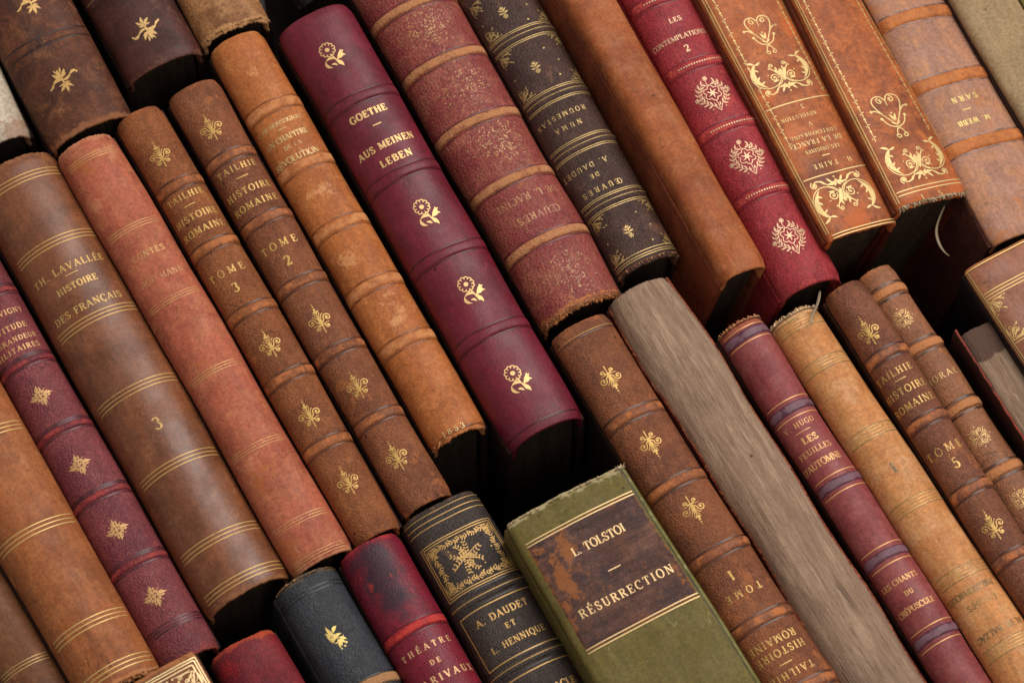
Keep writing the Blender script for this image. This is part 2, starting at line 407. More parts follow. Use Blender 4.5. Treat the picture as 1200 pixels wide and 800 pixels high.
    def tufts(s, end, n, mat, length=0.002, t=(-0.95, 0.95), name='frayed_leather', drop=0.0008):
        """loose leather fibres along a torn end"""
        V = []; F = []; rs = s.rs; y0 = 0.0 if end == 0 else -s.L; sg = 1 if end == 0 else -1
        for _ in range(n):
            tt = rs.uniform(*t); a = tt * s.A; ln = length * (0.2 + 0.8 * rs.uniform(0, 1) ** 2.5); w = rs.uniform(0.0002, 0.0012); ba = s.surf(a, y0 - sg * 0.0007, -drop * rs.uniform(0.2, 1.6))
            d = np.array([rs.uniform(-.8, .8), sg, rs.uniform(-.5, .9)]); d /= np.linalg.norm(d); sd = np.array([1, 0.2 * rs.uniform(-1, 1), rs.uniform(-.5, .5)])
            cur = np.array([rs.uniform(-.6, .6), 0, rs.uniform(-.9, .5)]); k = len(V); m = 4
            for i in range(m + 1):
                f = i / m; c = ba + d * ln * f + cur * ln * f * f; wi = w * (1 - f * .75)
                V.append(c - sd * wi); V.append(c + np.array([0, 0, wi * 0.9])); V.append(c + sd * wi)
            for i in range(m):
                for j in range(3):
                    a_ = k + 3 * i + j; b_ = k + 3 * i + (j + 1) % 3; F.append((a_, b_, b_ + 3, a_ + 3))
        o = link(name, V, F, mat, s.root, True, {'wear': [1.0] * len(V), 'stain': [0.0] * len(V)}); return o

# ------------------------------------------------------------------ lettering (own drawn serif capitals)
def arc(cx, cy, rx, ry, a0, a1, n=14):
    return [(cx + rx * math.cos(math.radians(a0 + (a1 - a0) * i / n)), cy + ry * math.sin(math.radians(a0 + (a1 - a0) * i / n))) for i in range(n + 1)]
G = {
 'A': (.86, [('t', [(.08, 0), (.43, 1)]), ('h', [(.41, 1), (.76, 0)]), ('t', [(.2, .34), (.64, .34)])], [(.08, 0, .13), (.76, 0, .14)]),
 'B': (.72, [('h', [(.16, 0), (.16, 1)]), ('a', [(.16, .97)] + arc(.38, .76, .22, .21, 90, -90) + [(.16, .55)]), ('a', [(.16, .53)] + arc(.4, .28, .26, .25, 90, -90) + [(.16, .03)])], [(.1, 0, .1), (.1, 1, .1)]),
 'C': (.76, [('a', arc(.43, .5, .36, .5, 48, 312, 22)), ('t', [(.68, .98), (.68, .68)]), ], []),
 'D': (.82, [('h', [(.16, 0), (.16, 1)]), ('a', [(.16, .97)] + arc(.36, .5, .38, .47, 90, -90, 18) + [(.16, .03)])], [(.1, 0, .1), (.1, 1, .1)]),
 'E': (.68, [('h', [(.16, 0), (.16, 1)]), ('t', [(.16, .97), (.6, .97), (.62, .74)]), ('t', [(.16, .52), (.44, .52)]), ('t', [(.44, .64), (.44, .4)]), ('t', [(.16, .03), (.62, .03), (.65, .28)])], [(.1, 0, .1), (.1, 1, .1)]),
 'F': (.64, [('h', [(.16, 0), (.16, 1)]), ('t', [(.16, .97), (.58, .97), (.6, .74)]), ('t', [(.16, .5), (.42, .5)]), ('t', [(.42, .62), (.42, .38)])], [(.16, 0, .16), (.1, 1, .1)]),
 'G': (.82, [('a', arc(.43, .5, .36, .5, 48, 290, 22)), ('t', [(.68, .98), (.68, .7)]), ('h', [(.68, .42), (.68, .04)]), ('t', [(.52, .42), (.82, .42)])], []),
 'H': (.86, [('h', [(.17, 0), (.17, 1)]), ('h', [(.69, 0), (.69, 1)]), ('t', [(.17, .52), (.69, .52)])], [(.17, 0, .15), (.17, 1, .15), (.69, 0, .15), (.69, 1, .15)]),
 'I': (.38, [('h', [(.19, 0), (.19, 1)])], [(.19, 0, .15), (.19, 1, .15)]),
 'L': (.66, [('h', [(.16, 0), (.16, 1)]), ('t', [(.16, .03), (.6, .03), (.63, .3)])], [(.1, 0, .1), (.16, 1, .15)]),
 'M': (1.0, [('t', [(.14, 0), (.14, 1)]), ('h', [(.16, 1), (.5, .08)]), ('t', [(.5, .08), (.84, 1)]), ('h', [(.84, 0), (.84, 1)])], [(.14, 0, .12), (.1, 1, .1), (.84, 0, .15), (.9, 1, .1)]),
 'N': (.88, [('t', [(.15, 0), (.15, 1)]), ('h', [(.15, 1), (.72, 0)]), ('t', [(.72, 0), (.72, 1)])], [(.15, 0, .13), (.1, 1, .1), (.72, 1, .13)]),
 'O': (.84, [('a', arc(.42, .5, .35, .5, 0, 360, 28))], []),
 'P': (.68, [('h', [(.16, 0), (.16, 1)]), ('a', [(.16, .97)] + arc(.38, .73, .24, .24, 90, -90) + [(.16, .49)])], [(.16, 0, .16), (.1, 1, .1)]),
 'Q': (.84, [('a', arc(.42, .5, .35, .5, 0, 360, 28)), ('h', [(.42, .06), (.6, -.16), (.78, -.2)])], []),
 'R': (.78, [('h', [(.16, 0), (.16, 1)]), ('a', [(.16, .97)] + arc(.38, .75, .23, .22, 90, -90) + [(.16, .53)]), ('h', [(.4, .53), (.66, .04), (.78, .03)])], [(.16, 0, .15), (.1, 1, .1)]),
 'S': (.62, [('a', arc(.31, .74, .22, .24, 35, 200, 12) + [(.2, .58), (.42, .44)] + arc(.31, .26, .24, .24, 25, -150, 12)), ('t', [(.5, .96), (.5, .7)]), ('t', [(.1, .3), (.1, .04)])], []),
 'T': (.76, [('h', [(.38, 0), (.38, 1)]), ('t', [(.07, .72), (.09, .97), (.67, .97), (.69, .72)])], [(.38, 0, .15)]),
 'U': (.84, [('h', [(.17, 1), (.17, .35)]), ('a', arc(.42, .33, .25, .31, 180, 360, 14)), ('t', [(.67, .33), (.67, 1)])], [(.17, 1, .15), (.67, 1, .12)]),
 'V': (.82, [('h', [(.1, 1), (.42, 0)]), ('t', [(.42, 0), (.72, 1)])], [(.1, 1, .14), (.72, 1, .12)]),
 'W': (1.12, [('h', [(.1, 1), (.34, 0)]), ('t', [(.34, 0), (.56, 1)]), ('h', [(.54, 1), (.78, 0)]), ('t', [(.78, 0), (1.02, 1)])], [(.1, 1, .13), (.55, 1, .12), (1.02, 1, .11)]),
 'X': (.82, [('h', [(.12, 1), (.7, 0)]), ('t', [(.68, 1), (.12, 0)])], [(.12, 1, .13), (.68, 1, .11), (.12, 0, .11), (.7, 0, .13)]),
 'Y': (.78, [('h', [(.1, 1), (.39, .5), (.39, 0)]), ('t', [(.39, .5), (.68, 1)])], [(.1, 1, .13), (.68, 1, .11), (.39, 0, .14)]),
 'Z': (.7, [('t', [(.1, .74), (.12, .97), (.6, .97)]), ('h', [(.6, .97), (.1, .03)]), ('t', [(.1, .03), (.6, .03), (.62, .28)])], []),
 '1': (.46, [('h', [(.25, 0), (.25, 1)]), ('t', [(.08, .8), (.25, .98)])], [(.25, 0, .18)]),
 '2': (.64, [('a', arc(.31, .74, .22, .24, 170, -30, 14) + [(.42, .44), (.1, .06)]), ('h', [(.1, .08), (.35, .1), (.56, .04)]), ('t', [(.56, .04), (.58, .24)])], []),
 '3': (.62, [('a', arc(.3, .76, .21, .22, 160, -70, 12)), ('a', arc(.3, .28, .24, .26, 80, -160, 14))], []),
 '5': (.62, [('t', [(.16, .5), (.2, .97), (.52, .97)]), ('a', [(.16, .5)] + arc(.29, .31, .24, .29, 110, -160, 16))], []),
 '8': (.62, [('a', arc(.31, .76, .19, .22, 0, 360, 18)), ('a', arc(.31, .27, .24, .27, 0, 360, 18))], []),
 '.': (.3, [('d', [(.13, .07)])], []),
 ',': (.3, [('d', [(.13, .07)])], []),
 "'": (.22, [('h', [(.12, 1), (.08, .72)])], []),
 '-': (.4, [('t', [(.06, .4), (.34, .4)])], []),
 ' ': (.42, [], []),
}
def glyph(ch):
    acc = {'É': ('E', 'e'), 'È': ('E', 'g'), 'Ç': ('C', 'c'), 'Ê': ('E', 'f')}
    if ch == 'Œ':
        a, b = G['O'], G['E']
        return (1.22, a[1] + [(k, [(x + .56, y) for x, y in p]) for k, p in b[1]], [(x + .56, y, w) for x, y, w in b[2][1:]])
    if ch in acc:
        b, k = acc[ch]; g = G[b]; st = list(g[1])
        if k == 'e': st.append(('h', [(.3, 1.12), (.46, 1.3)]))
        if k == 'g': st.append(('h', [(.46, 1.12), (.3, 1.3)]))
        if k == 'f': st.append(('t', [(.2, 1.12), (.36, 1.26), (.5, 1.12)]))
        if k == 'c': st.append(('h', [(.44, 0), (.5, -.12), (.4, -.22)]))
        return (g[0], st, g[2])
    return G[ch]
def layout(st, weight=1.0, total=None):
    Hh, Tt = 0.205 * weight, 0.105 * weight
    ws = [glyph(c)[0] for c in st]; tr = 0.05
    if total:
        nat = sum(ws); tr = (total - nat) / max(1, len(st) - 1); k = 1.0
        if tr < -0.02: k = (total + 0.02 * (len(st) - 1)) / nat; tr = -0.02
    else: k = 1.0
    tot = sum(w * k for w in ws) + tr * (len(st) - 1); x = -tot / 2; out = []
    for c, w0 in zip(st, ws):
        w, ss, sf = glyph(c)
        dy = random.uniform(-.02, .02)
        for kind, pts in ss:
            P = np.array(pts, float); P[:, 0] = P[:, 0] * k + x; P[:, 1] += -0.5 + dy
            if kind == 'd': out.append((P, 0.1 * weight)); continue
            if kind == 'h': wd = np.full(len(P), Hh)
            elif kind == 't': wd = np.full(len(P), Tt)
            else:
                d = np.gradient(P, axis=0); ln = np.hypot(d[:, 0], d[:, 1]) + 1e-9; wd = Tt + (Hh - Tt) * np.abs(d[:, 1] / ln) ** 1.6
            out.append((P, wd))
        for sx, sy, hw in sf:
            yy = sy - 0.5 + (0.035 if sy < .5 else -0.035) + dy
            out.append((np.array([((sx - hw) * k + x, yy), ((sx + hw) * k + x, yy)]), np.full(2, Tt * .9)))
        x += w * k + tr
    return out

# ------------------------------------------------------------------ gilt ornaments (unit design space, y up)
def spiral(cx, cy, r0, r1, a0, turns, w=.05, n=None):
    n = n or max(10, int(abs(turns) * 16)); P = []
    for i in range(n + 1):
        f = i / n; r = r0 + (r1 - r0) * f; a = math.radians(a0 + turns * 360 * f); P.append((cx + r * math.cos(a), cy + r * math.sin(a)))
    return (P, w)
def bez(p0, p1, p2, w0=.05, w1=None, mid=None, n=9):
    P = [((1 - t) ** 2 * p0[0] + 2 * t * (1 - t) * p1[0] + t * t * p2[0], (1 - t) ** 2 * p0[1] + 2 * t * (1 - t) * p1[1] + t * t * p2[1]) for t in [i / n for i in range(n + 1)]]
    w1 = w0 if w1 is None else w1
    if mid is None: Wd = [w0 + (w1 - w0) * i / n for i in range(n + 1)]
    else: Wd = [w0 * (1 - i / n) + w1 * i / n + mid * math.sin(math.pi * i / n) ** 1.2 for i in range(n + 1)]
    return (P, Wd)
def leaf(p0, p1, w=.08, bend=0.15):
    mx, my = (p0[0] + p1[0]) / 2, (p0[1] + p1[1]) / 2; dx, dy = p1[0] - p0[0], p1[1] - p0[1]
    return bez(p0, (mx - dy * bend, my + dx * bend), p1, .012, .012, w)
def dot(x, y, r=.04): return ([(x, y)], r)
def mir(rs): return rs + [([(-p[0], p[1]) for p in r[0]], r[1]) for r in rs]
def xf(rs, dx=0, dy=0, k=1, rot=0, fx=1):
    c, s_ = math.cos(math.radians(rot)), math.sin(math.radians(rot)); out = []
    for P, w in rs:
        P = [((p[0] * fx * c - p[1] * s_) * k + dx, (p[0] * fx * s_ + p[1] * c) * k + dy) for p in P]
        out.append((P, (np.asarray(w, float) * k)))
    return out
def fleuron():
    h = [spiral(.30, -.02, .155, .03, 200, -1.35, .045), bez((.0, -.22), (.14, -.06), (.16, -.08), .05), spiral(.19, -.33, .09, .02, 120, 1.2, .045), dot(.2, -.33, .035), dot(.30, -.02, .035),
         bez((.03, -.2), (.05, .12), (.2, .18), .035), bez((.02, -.2), (.02, .15), (.11, .26), .035), leaf((.0, .24), (.12, .34), .06), bez((.02, -.24), (.2, -.2), (.3, -.2), .03)]
    return mir(h) + [bez((0, -.58), (0, -.2), (0, .3), .04), dot(0, .42, .05), dot(0, .53, .035), dot(0, .62, .022), leaf((0, .22), (0, .42), .09), ([(-.13, -.24), (.13, -.24)], .06), dot(0, -.5, .035), dot(0, -.4, .03)]
def daisy():
    r = [dot(-.05, .26, .09)]
    for i in range(11):
        a = math.radians(i * 360 / 11); r.append(spiral(-.05 + .205 * math.cos(a), .26 + .205 * math.sin(a), .062, .062, math.degrees(a) - 130, .72, .036, 8))
    r += [bez((-.02, .06), (.04, -.12), (.1, -.42), .05), leaf((.05, -.18), (-.28, -.12), .1, -.5), leaf((-.28, -.1), (-.16, -.42), .1, -.5), leaf((-.16, -.3), (.0, -.42), .08, .4),
          leaf((.07, -.22), (.34, .1), .13, -.2), leaf((.16, -.14), (.42, -.16), .1, .3), leaf((.14, -.2), (.36, -.02), .12, -.2), leaf((.06, -.2), (.2, -.52), .13, .1), leaf((.3, .0), (.42, .02), .06)]
    return r
def rosette():
    r = [dot(0, 0, .11)]; P = []
    for i in range(73):
        a = i * 5; rr = .20 + .085 * abs(math.sin(math.radians(a * 3))); P.append((rr * math.cos(math.radians(a)), rr * math.sin(math.radians(a))))
    r.append((P, .04)); r += [leaf((0, 0), (.19 * math.cos(math.radians(a)), .19 * math.sin(math.radians(a))), .045) for a in range(30, 390, 60)]
    for a, q in ((92, .56), (4, .56), (188, .56), (48, .52), (136, .52)):
        a = math.radians(a); x, y = q * math.cos(a), q * math.sin(a)
        if q > .54: r += ringflower(x, y, .065) + [dot(x, y, .06)]
        r.append(bez((.3 * math.cos(a), .3 * math.sin(a)), (.4 * math.cos(a + .2), .4 * math.sin(a + .2)), (x, y), .028))
    for sg in (-1, 1):
        path = [(sg * .44 * math.cos(math.radians(a)), .44 * math.sin(math.radians(a)) - .02) for a in range(-72, 76, 6)]
        r.append((path, .026))
        for i in range(1, len(path) - 1, 3):
            x, y = path[i]; a = math.atan2(path[i + 1][1] - y, path[i + 1][0] - x)
            for q in (-1, 1): r.append(leaf((x, y), (x + .17 * math.cos(a + q * .75), y + .17 * math.sin(a + q * .75)), .06, .15 * q))
        r += [([(.14 * sg, -.44), (0, -.68)], .035), leaf((.06 * sg, -.5), (.1 * sg, -.36), .05), dot(.22 * sg, -.56, .03)]
    return r + [bez((0, -.3), (.02, -.45), (0, -.58), .03)]
def diamond():
    r = [leaf((0, -.16), (0, .16), .12), leaf((-.16, 0), (.16, 0), .12), dot(0, 0, .06)]
    for q in range(4):
        h = mir([spiral(.10, .17, .06, .02, 250, 1.1, .04), leaf((.02, .10), (.13, .30), .07, .2), leaf((.05, .30), (.12, .42), .05, .3)]) + [leaf((0, .14), (0, .54), .12), leaf((.08, .08), (.24, .2), .08), leaf((.08, .08), (.2, .24), .08), dot(.26, .26, .035), leaf((.22, .1), (.38, .12), .07), leaf((.1, .22), (.12, .38), .07)]
        r += xf(h, rot=90 * q)
    return r
def ringflower(x, y, k):
    return [([(x + k * math.cos(math.radians(a)) * (1 + .18 * math.cos(math.radians(a * 5))), y + k * math.sin(math.radians(a)) * (1 + .18 * math.cos(math.radians(a * 5)))) for a in range(0, 361, 12)], k * .42), dot(x, y, k * .42)]
def garland(pts, step, size, every=3):
    P = np.array(pts, float); d = np.diff(P, axis=0); ln = np.hypot(d[:, 0], d[:, 1]); cum = np.concatenate([[0], np.cumsum(ln)]); r = []; i = 0; t = 0; vine = []
    while t < cum[-1]:
        x, y = np.interp(t, cum, P[:, 0]), np.interp(t, cum, P[:, 1]); x2, y2 = np.interp(t + .01, cum, P[:, 0]), np.interp(t + .01, cum, P[:, 1])
        a = math.atan2(y2 - y, x2 - x); w = .3 * size * math.sin(i * 1.6); x -= w * math.sin(a); y += w * math.cos(a); vine.append((x, y))
        for sg in (-1, 1):
            b = a + sg * (1.0 + .25 * math.sin(i * 2.1)); r.append(leaf((x, y), (x + size * math.cos(b), y + size * math.sin(b)), size * .3, .15 * sg))
        if i % every == 1: r += ringflower(x, y, size * .34)
        i += 1; t += step
    return r + [(vine, size * .12)]
def bouquet():
    r = ringflower(0, .16, .1) + ringflower(-.02, -.2, .09) + ringflower(.1, .0, .06) + [bez((-.5, -.1), (0, .05), (.5, .12), .03), bez((-.3, .2), (0, 0), (.3, -.24), .03)]
    for bx, by, x1, y1, w_ in ((.2, -.12, .52, .06, 1), (-.2, .14, -.52, -.06, 1), (.22, -.05, .34, -.30, 1), (-.2, .05, -.34, .30, 1), (.2, .16, .22, .42, 1), (-.2, -.16, -.22, -.42, 1), (.1, .3, -.06, .46, 1), (-.1, -.3, .08, -.46, 1)):
        for i in range(1, 6):
            f = i / 5; x, y = 2 * f * (1 - f) * bx + f * f * x1, 2 * f * (1 - f) * by + f * f * y1; a = math.atan2(y1 - y * .5, x1 - x * .5)
            for sg in (-1, 1): r.append(leaf((x, y), (x + .085 * math.cos(a + sg * 1.0), y + .085 * math.sin(a + sg * 1.0)), .034, .2 * sg))
        r.append(dot(x1, y1, .028))
    return r
def irisflower():
    r = [leaf((0, .06), (-.02, .46), .15), leaf((0, .16), (-.24, .36), .12, .2), leaf((0, .16), (.2, .4), .11, -.2), leaf((-.03, .12), (-.2, .2), .08), leaf((.02, .12), (.2, .22), .08), leaf((-.05, .3), (-.14, .48), .06), leaf((.05, .3), (.1, .5), .06)]
    r += [bez((0, .02), (-.2, .16), (-.34, .0), .05, .03, .1), bez((-.34, .0), (-.42, -.12), (-.5, -.1), .05, .02, .05), bez((0, .02), (.16, -.02), (.3, .12), .05, .03, .07), bez((.3, .12), (.44, .26), (.54, .14), .05, .02, .09), dot(-.49, -.12, .04), dot(.53, .12, .04)]
    return r + [bez((0, .12), (0, 0), (0, -.18), .06), leaf((0, -.12), (0, -.46), .11), leaf((0, -.12), (-.22, -.34), .1), leaf((0, -.12), (.22, -.34), .1), leaf((0, -.1), (-.2, -.14), .06), leaf((0, -.1), (.2, -.14), .06), dot(0, -.12, .05)]
def lily():
    return [leaf((0, .02), (-.12, .5), .13, .2), leaf((-.02, .12), (-.32, .3), .14, .3), leaf((.02, .14), (.34, .3), .15, .3), leaf((-.3, .3), (-.34, -.05), .12, .3), leaf((-.1, .1), (-.34, -.12), .09), bez((0, .1), (.1, -.05), (.05, -.1), .06),
            leaf((-.26, -.16), (.32, -.02), .15, .3), leaf((-.26, -.18), (.36, -.1), .08, -.3), leaf((0, -.12), (.0, -.42), .13), leaf((.05, -.15), (.22, -.4), .11), leaf((-.04, -.16), (-.14, -.46), .08), dot(.26, -.4, .045), dot(.1, -.48, .04), dot(-.1, -.5, .035), leaf((.1, -.1), (.36, -.3), .1)]
def scroll_corner():
    return [spiral(.34, .3, .14, .02, 230, -1.4, .035), dot(.36, .3, .04), bez((0, 0), (.1, .3), (.26, .18), .035), spiral(.14, .5, .1, .02, 270, 1.2, .03), bez((0, 0), (0, .3), (.12, .4), .03), bez((.1, .1), (.45, 0), (.56, .18), .03), dot(.58, .2, .045), leaf((.08, .08), (.3, .5), .06), leaf((.1, .06), (.48, .36), .06), leaf((.02, .14), (.02, .62), .06), dot(.04, .68, .035), leaf((.14, .02), (.66, .02), .06), dot(.7, .04, .04), bez((.2, .22), (.3, .52), (.42, .54), .025), leaf((.42, .5), (.52, .62), .06), spiral(.5, .1, .07, .015, 180, -1.1, .028)]
def bell():
    r = [dot(.02, -.3, .07)]
    for i in range(6):
        a = math.radians(i * 60); r.append(dot(.02 + .13 * math.cos(a), -.3 + .13 * math.sin(a), .055))
    return r + [bez((.02, -.2), (0, .1), (0, .4), .04), leaf((0, .1), (-.28, .3), .12), leaf((0, .1), (.28, .3), .12), leaf((0, -.05), (-.34, .02), .12), leaf((0, -.05), (.34, .02), .12), leaf((0, .2), (0, .5), .12), leaf((0, .25), (-.14, .42), .07), leaf((0, .25), (.14, .42), .07)]
def acanthus():
    h = [spiral(.44, .0, .43, .41, 62, -.60, .03, 24), bez((.60, .40), (.98, .02), (.56, -.37), .015, .015, .15, 16), leaf((.63, .02), (.72, -.1), .05), leaf((.60, .16), (.70, .24), .05), leaf((.56, -.16), (.68, -.24), .05),
         bez((.02, -.26), (.04, -.02), (.20, .10), .04, .03, .10), bez((.20, .10), (.30, .18), (.24, .26), .035), spiral(.19, .24, .06, .015, 10, 1.2, .03), leaf((.07, -.08), (.02, .10), .06), leaf((.13, .02), (.10, .18), .05), spiral(.26, -.14, .13, .02, 200, -1.5, .035), leaf((.16, -.24), (.34, -.26), .06), dot(.26, -.14, .028),
         leaf((.62, .38), (.84, .50), .07, .2), leaf((.62, .38), (.44, .44), .06), bez((.24, -.40), (.44, -.66), (.60, -.58), .03, .03, .02), spiral(.62, -.52, .10, .03, 290, 1.1, .035), dot(.63, -.51, .05), leaf((.3, -.46), (.4, -.6), .06),
         leaf((.0, -.52), (.26, -.46), .1, .35), leaf((.1, -.48), (.22, -.62), .06), leaf((0, -.5), (.1, -.36), .05), dot(.30, .16, .028), dot(.40, -.02, .022), bez((.05, -.22), (.1, -.34), (.24, -.38), .03)]
    return mir(h) + [leaf((0, -.3), (0, -.02), .08), dot(0, .06, .028), dot(0, -.62, .03), leaf((0, -.56), (0, -.44), .07)]
def heartflower():
    h = [bez((0, .3), (.06, .48), (.2, .44), .03), bez((.2, .44), (.42, .38), (.24, .06), .03), bez((.24, .06), (.14, -.12), (.04, -.24), .028), spiral(.13, .33, .08, .02, 90, -1.2, .025), dot(.1, .32, .035), bez((.14, -.1), (.3, .16), (.42, .12), .03), dot(.42, .12, .035), bez((.0, -.34), (.2, -.34), (.26, -.1), .028), dot(.27, -.1, .04), leaf((.02, -.2), (.07, -.02), .05), bez((0, -.36), (.1, -.44), (.08, -.54), .025), spiral(.07, -.56, .06, .02, 60, -1, .025), leaf((.0, -.3), (.1, -.22), .04)]
    return mir(h) + [dot(0, -.36, .045), dot(0, .0, .025), bez((0, .3), (0, .24), (0, .18), .02)]
def chain(n=14):
    r = []
    for i in range(n):
        y = .5 - i / n; d = 1 / n
        r += [([(0, y), (0.0, y - d)], .006), dot(0, y - d * .15, .014), dot(0, y - d * .32, .009), dot(.012, y - d * .62, .009), dot(-.012, y - d * .72, .008), dot(0, y - d * .84, .009)]
    return r
def quatre():
    r = [dot(0, 0, .05)]
    for q in range(4):
        r += xf(mir([spiral(.13, .3, .10, .02, 200, 1.3, .04), dot(.13, .3, .03), bez((0, .08), (.02, .3), (.05, .36), .03)]) + [leaf((0, .05), (0, .3), .07), dot(0, .46, .045), dot(0, .56, .02)], rot=90 * q)
        r += xf([bez((.06, .06), (.2, .1), (.3, .3), .03), dot(.31, .31, .04)], rot=90 * q)
    return r
def sprig():
    r = [bez((-.5, -.05), (0, .12), (.5, .05), .05), dot(0, .02, .12), dot(-.02, .02, .1)]
    for i in range(7):
        x = -.45 + i * .15; r += [leaf((x, 0), (x - .1, .22), .07), leaf((x, 0), (x + .12, -.2), .07)]
    r += [leaf((0, 0), (.1, .42), .1), leaf((0, 0), (-.1, -.42), .1), leaf((0, .1), (-.2, .4), .08), leaf((0, -.1), (.2, -.4), .08), dot(.14, .28, .06), dot(-.14, -.28, .06), dot(.3, .1, .05), dot(-.3, -.06, .05)]
    return r
def stipple(rs, n=330):
    r = []
    while len(r) < n:
        x, y = rs.normal(0, .3), rs.normal(0, .26)
        if abs(x) + abs(y) < .8: r.append(dot(x, y, rs.uniform(.004, .009)) if rs.rand() < .6 else leaf((x, y), (x + rs.uniform(-.05, .05), y + rs.uniform(-.05, .05)), rs.uniform(.006, .014)))
    return r
# ------------------------------------------------------------------ the setting
def table():
    k = Nd('dark_table'); v = k.coord(2, (1, .15, 1)); n = k.rng(k.noise(v, 60, 5), .3, .7)
    k.l(k.mix(n, lin((24, 18, 15)), lin((14, 11, 10))), k.b.inputs['Base Color']); k.b.inputs['Roughness'].default_value = .7
    o = link('table', [(-1.2, -1.2, TABLE - .0005), (1.2, -1.2, TABLE - .0005), (1.2, 1.2, TABLE - .0005), (-1.2, 1.2, TABLE - .0005)], [(0, 1, 2, 3)], k.m, None, False)
    o['kind'] = 'structure'
table()
PAGE = paper('old_pages', (104, 84, 64), (56, 42, 32), 1)
PAGEK = paper('shade_dark_pages', (84, 68, 54), (44, 34, 27), 4)  # old pages, coloured darker still to stand in for shade in the gaps
PAGEF = paper('rough_backing', (180, 150, 124), (126, 97, 77), 6, fore=True, stain=(88, 64, 56))
BDARK = leather('board_dark', (54, 32, 26), (34, 22, 20), (66, 40, 30), (90, 56, 38), None, 1800, .3, .6, 60)
BSELF = {}
def B(name, label, L, R, start, end, base, dark, mottle, wearc, stain=None, grain=1300, gstr=.35, rough=.5, seed=1, mot=.55, drk=.7, board=None, pages=None, spec=.45, **kw):
    m = leather('leather_' + name, base, dark, mottle, wearc, stain, grain, gstr, rough, seed, mot, drk, spec, flake=kw.pop('flake', .578), soft=kw.pop('soft', False))
    if board == 'same': board = m
    b = Book('antique_book', label, L, R, start, end, mat=m, board=board or BDARK, pages=pages or PAGEK, **kw)
    b.spine(); b.case(); b.base = base; b.dark = dark
    b.tool = tooled(name, dark)
    return b
def tooled(name, dark):
    k = Nd('tooling_' + name); v = k.coord(5); c = tuple(x * .55 for x in dark)
    k.l(k.mix(k.rng(k.noise(v, 300, 4), .35, .65), lin(c), lin(dark)), k.b.inputs['Base Color']); k.b.inputs['Roughness'].default_value = .38
    return k.m
def bandset(b, pts, mat, w=.0040, h=.001, wear=.75, tool=True, tw=1.3, **kw):
    for p in pts:
        y = b.band(p, mat, w, h, wear, **kw)
        if tool:
            o = (w / 2 + .00035) / PX
            b.rule(None, b.tool, (-o, o), tw, (-.93, .93), name='tooled_line', y=y)
G1 = 'antique books laid spine up in the upper row'; G2 = 'antique books laid spine up in the lower row'

# ---- 1 pale vellum book, far left
b = B('vellum', 'cream vellum book with brown stained foot, cut off by the left edge', ((-70, 72), (-38, 150)), ((-2, 76), (38, 160)), ('R', (-42, -4)), ('R', (38, 160)),
      (205, 190, 168), (150, 120, 95), (220, 208, 190), (150, 105, 75), (150, 112, 85), grain=700, gstr=.2, seed=11, r=.008, stains=[(18, 150, 22, 1.0)], group=G1, fray=(.3, .5), z=-.004)
# ---- 2 dark brown with gilt irises
b = B('iris_brown', 'scuffed dark brown book with gilt iris flowers in the top left corner', ((-37, -5), (59, 176)), ((47, -70), (156, 137)), ('R', (60, -55)), ('R', (156, 137)),
      (92, 50, 32), (48, 28, 22), (126, 76, 46), (150, 96, 62), grain=1500, gstr=.2, seed=12, r=.009, wear=.6, group=G1, fray=(.2, .5), disp=.0002, mot=.8)
g = gilt('gilt_iris', b.base, (222, 176, 104), .1, 12)
for p in ((74, 95), (36, 4)): b.orn(irisflower(), p, 36, g, wm=.85)
bandset(b, [(54, 47), (18, -30)], b.mat, .0034, .0008, .1, tw=2.0)
# ---- 3 very dark brown
b = B('darkest', 'plain very dark brown book with one gilt iris near its foot, top left', ((87, -19), (150, 103)), ((178, -45), (237, 64)), ('R', (160, -78)), ('R', (237, 64)),
      (78, 38, 30), (46, 26, 23), (94, 52, 40), (112, 70, 52), grain=1700, gstr=.12, rough=.42, seed=13, r=.0085, wear=.3, group=G1, fray=(.1, .15))
g = gilt('gilt_iris_b', b.base, (226, 182, 112), .05, 13)
b.orn(irisflower(), (171, 33), 36, g, rot=math.pi, wm=.85)
bandset(b, [(121, -2)], b.mat, .0034, .0008, .1)
b.rule((121, -8), g, (0,), 1.2)
# ---- 4 mottled tan short book
b = B('tan_short', 'light brown worn calf book with blank spine, its foot above the orange tan book', ((195, -22), (237, 61)), ((279, -48), (316, 26)), ('R', (262, -80)), ('R', (316, 26)),
      (158, 106, 62), (108, 68, 40), (180, 132, 86), (190, 140, 92), grain=1100, gstr=.3, seed=14, r=.008, wear=.5, group=G1, fray=(.3, .9), mot=.8)
b.tufts(1, 60, b.mat, .0012)
# ---- 5 large smooth calf, volume 3
b = B('calf_wide', 'wide glossy brown calf book lettered HISTOIRE DES FRANÇAIS with a gilt 3', ((60, 400), (246, 729)), ((72, 200), (341, 675)), ('R', (61, 181)), ('R', (341, 676)),
      (130, 76, 44), (88, 50, 30), (142, 90, 62), (152, 98, 60), grain=2600, gstr=.07, rough=.30, seed=15, r=.0125, p=2.0, wear=.4, fray=(.6, .5), group=G1, mot=.45, spec=.8)
g = gilt('gilt_calf', b.base, (214, 172, 100), .12, 15)
for p in ((28, 208), (66, 282), (112, 370), (157, 455), (204, 543), (252, 630), (277, 679)): b.rule(p, g, (-5, 0, 5), 1.25, (-.78, .84))
b.text('TH. LAVALLÉE', (79, 312), 10.5, g, 92, weight=1.0); b.dash((84, 320), g, 16)
b.text('HISTOIRE', (90, 332), 9.5, g, 50, weight=1.25); b.text('DES FRANÇAIS', (102, 356), 10.5, g, 88, weight=1.0); b.text('3', (184, 496), 18, g, weight=.9)
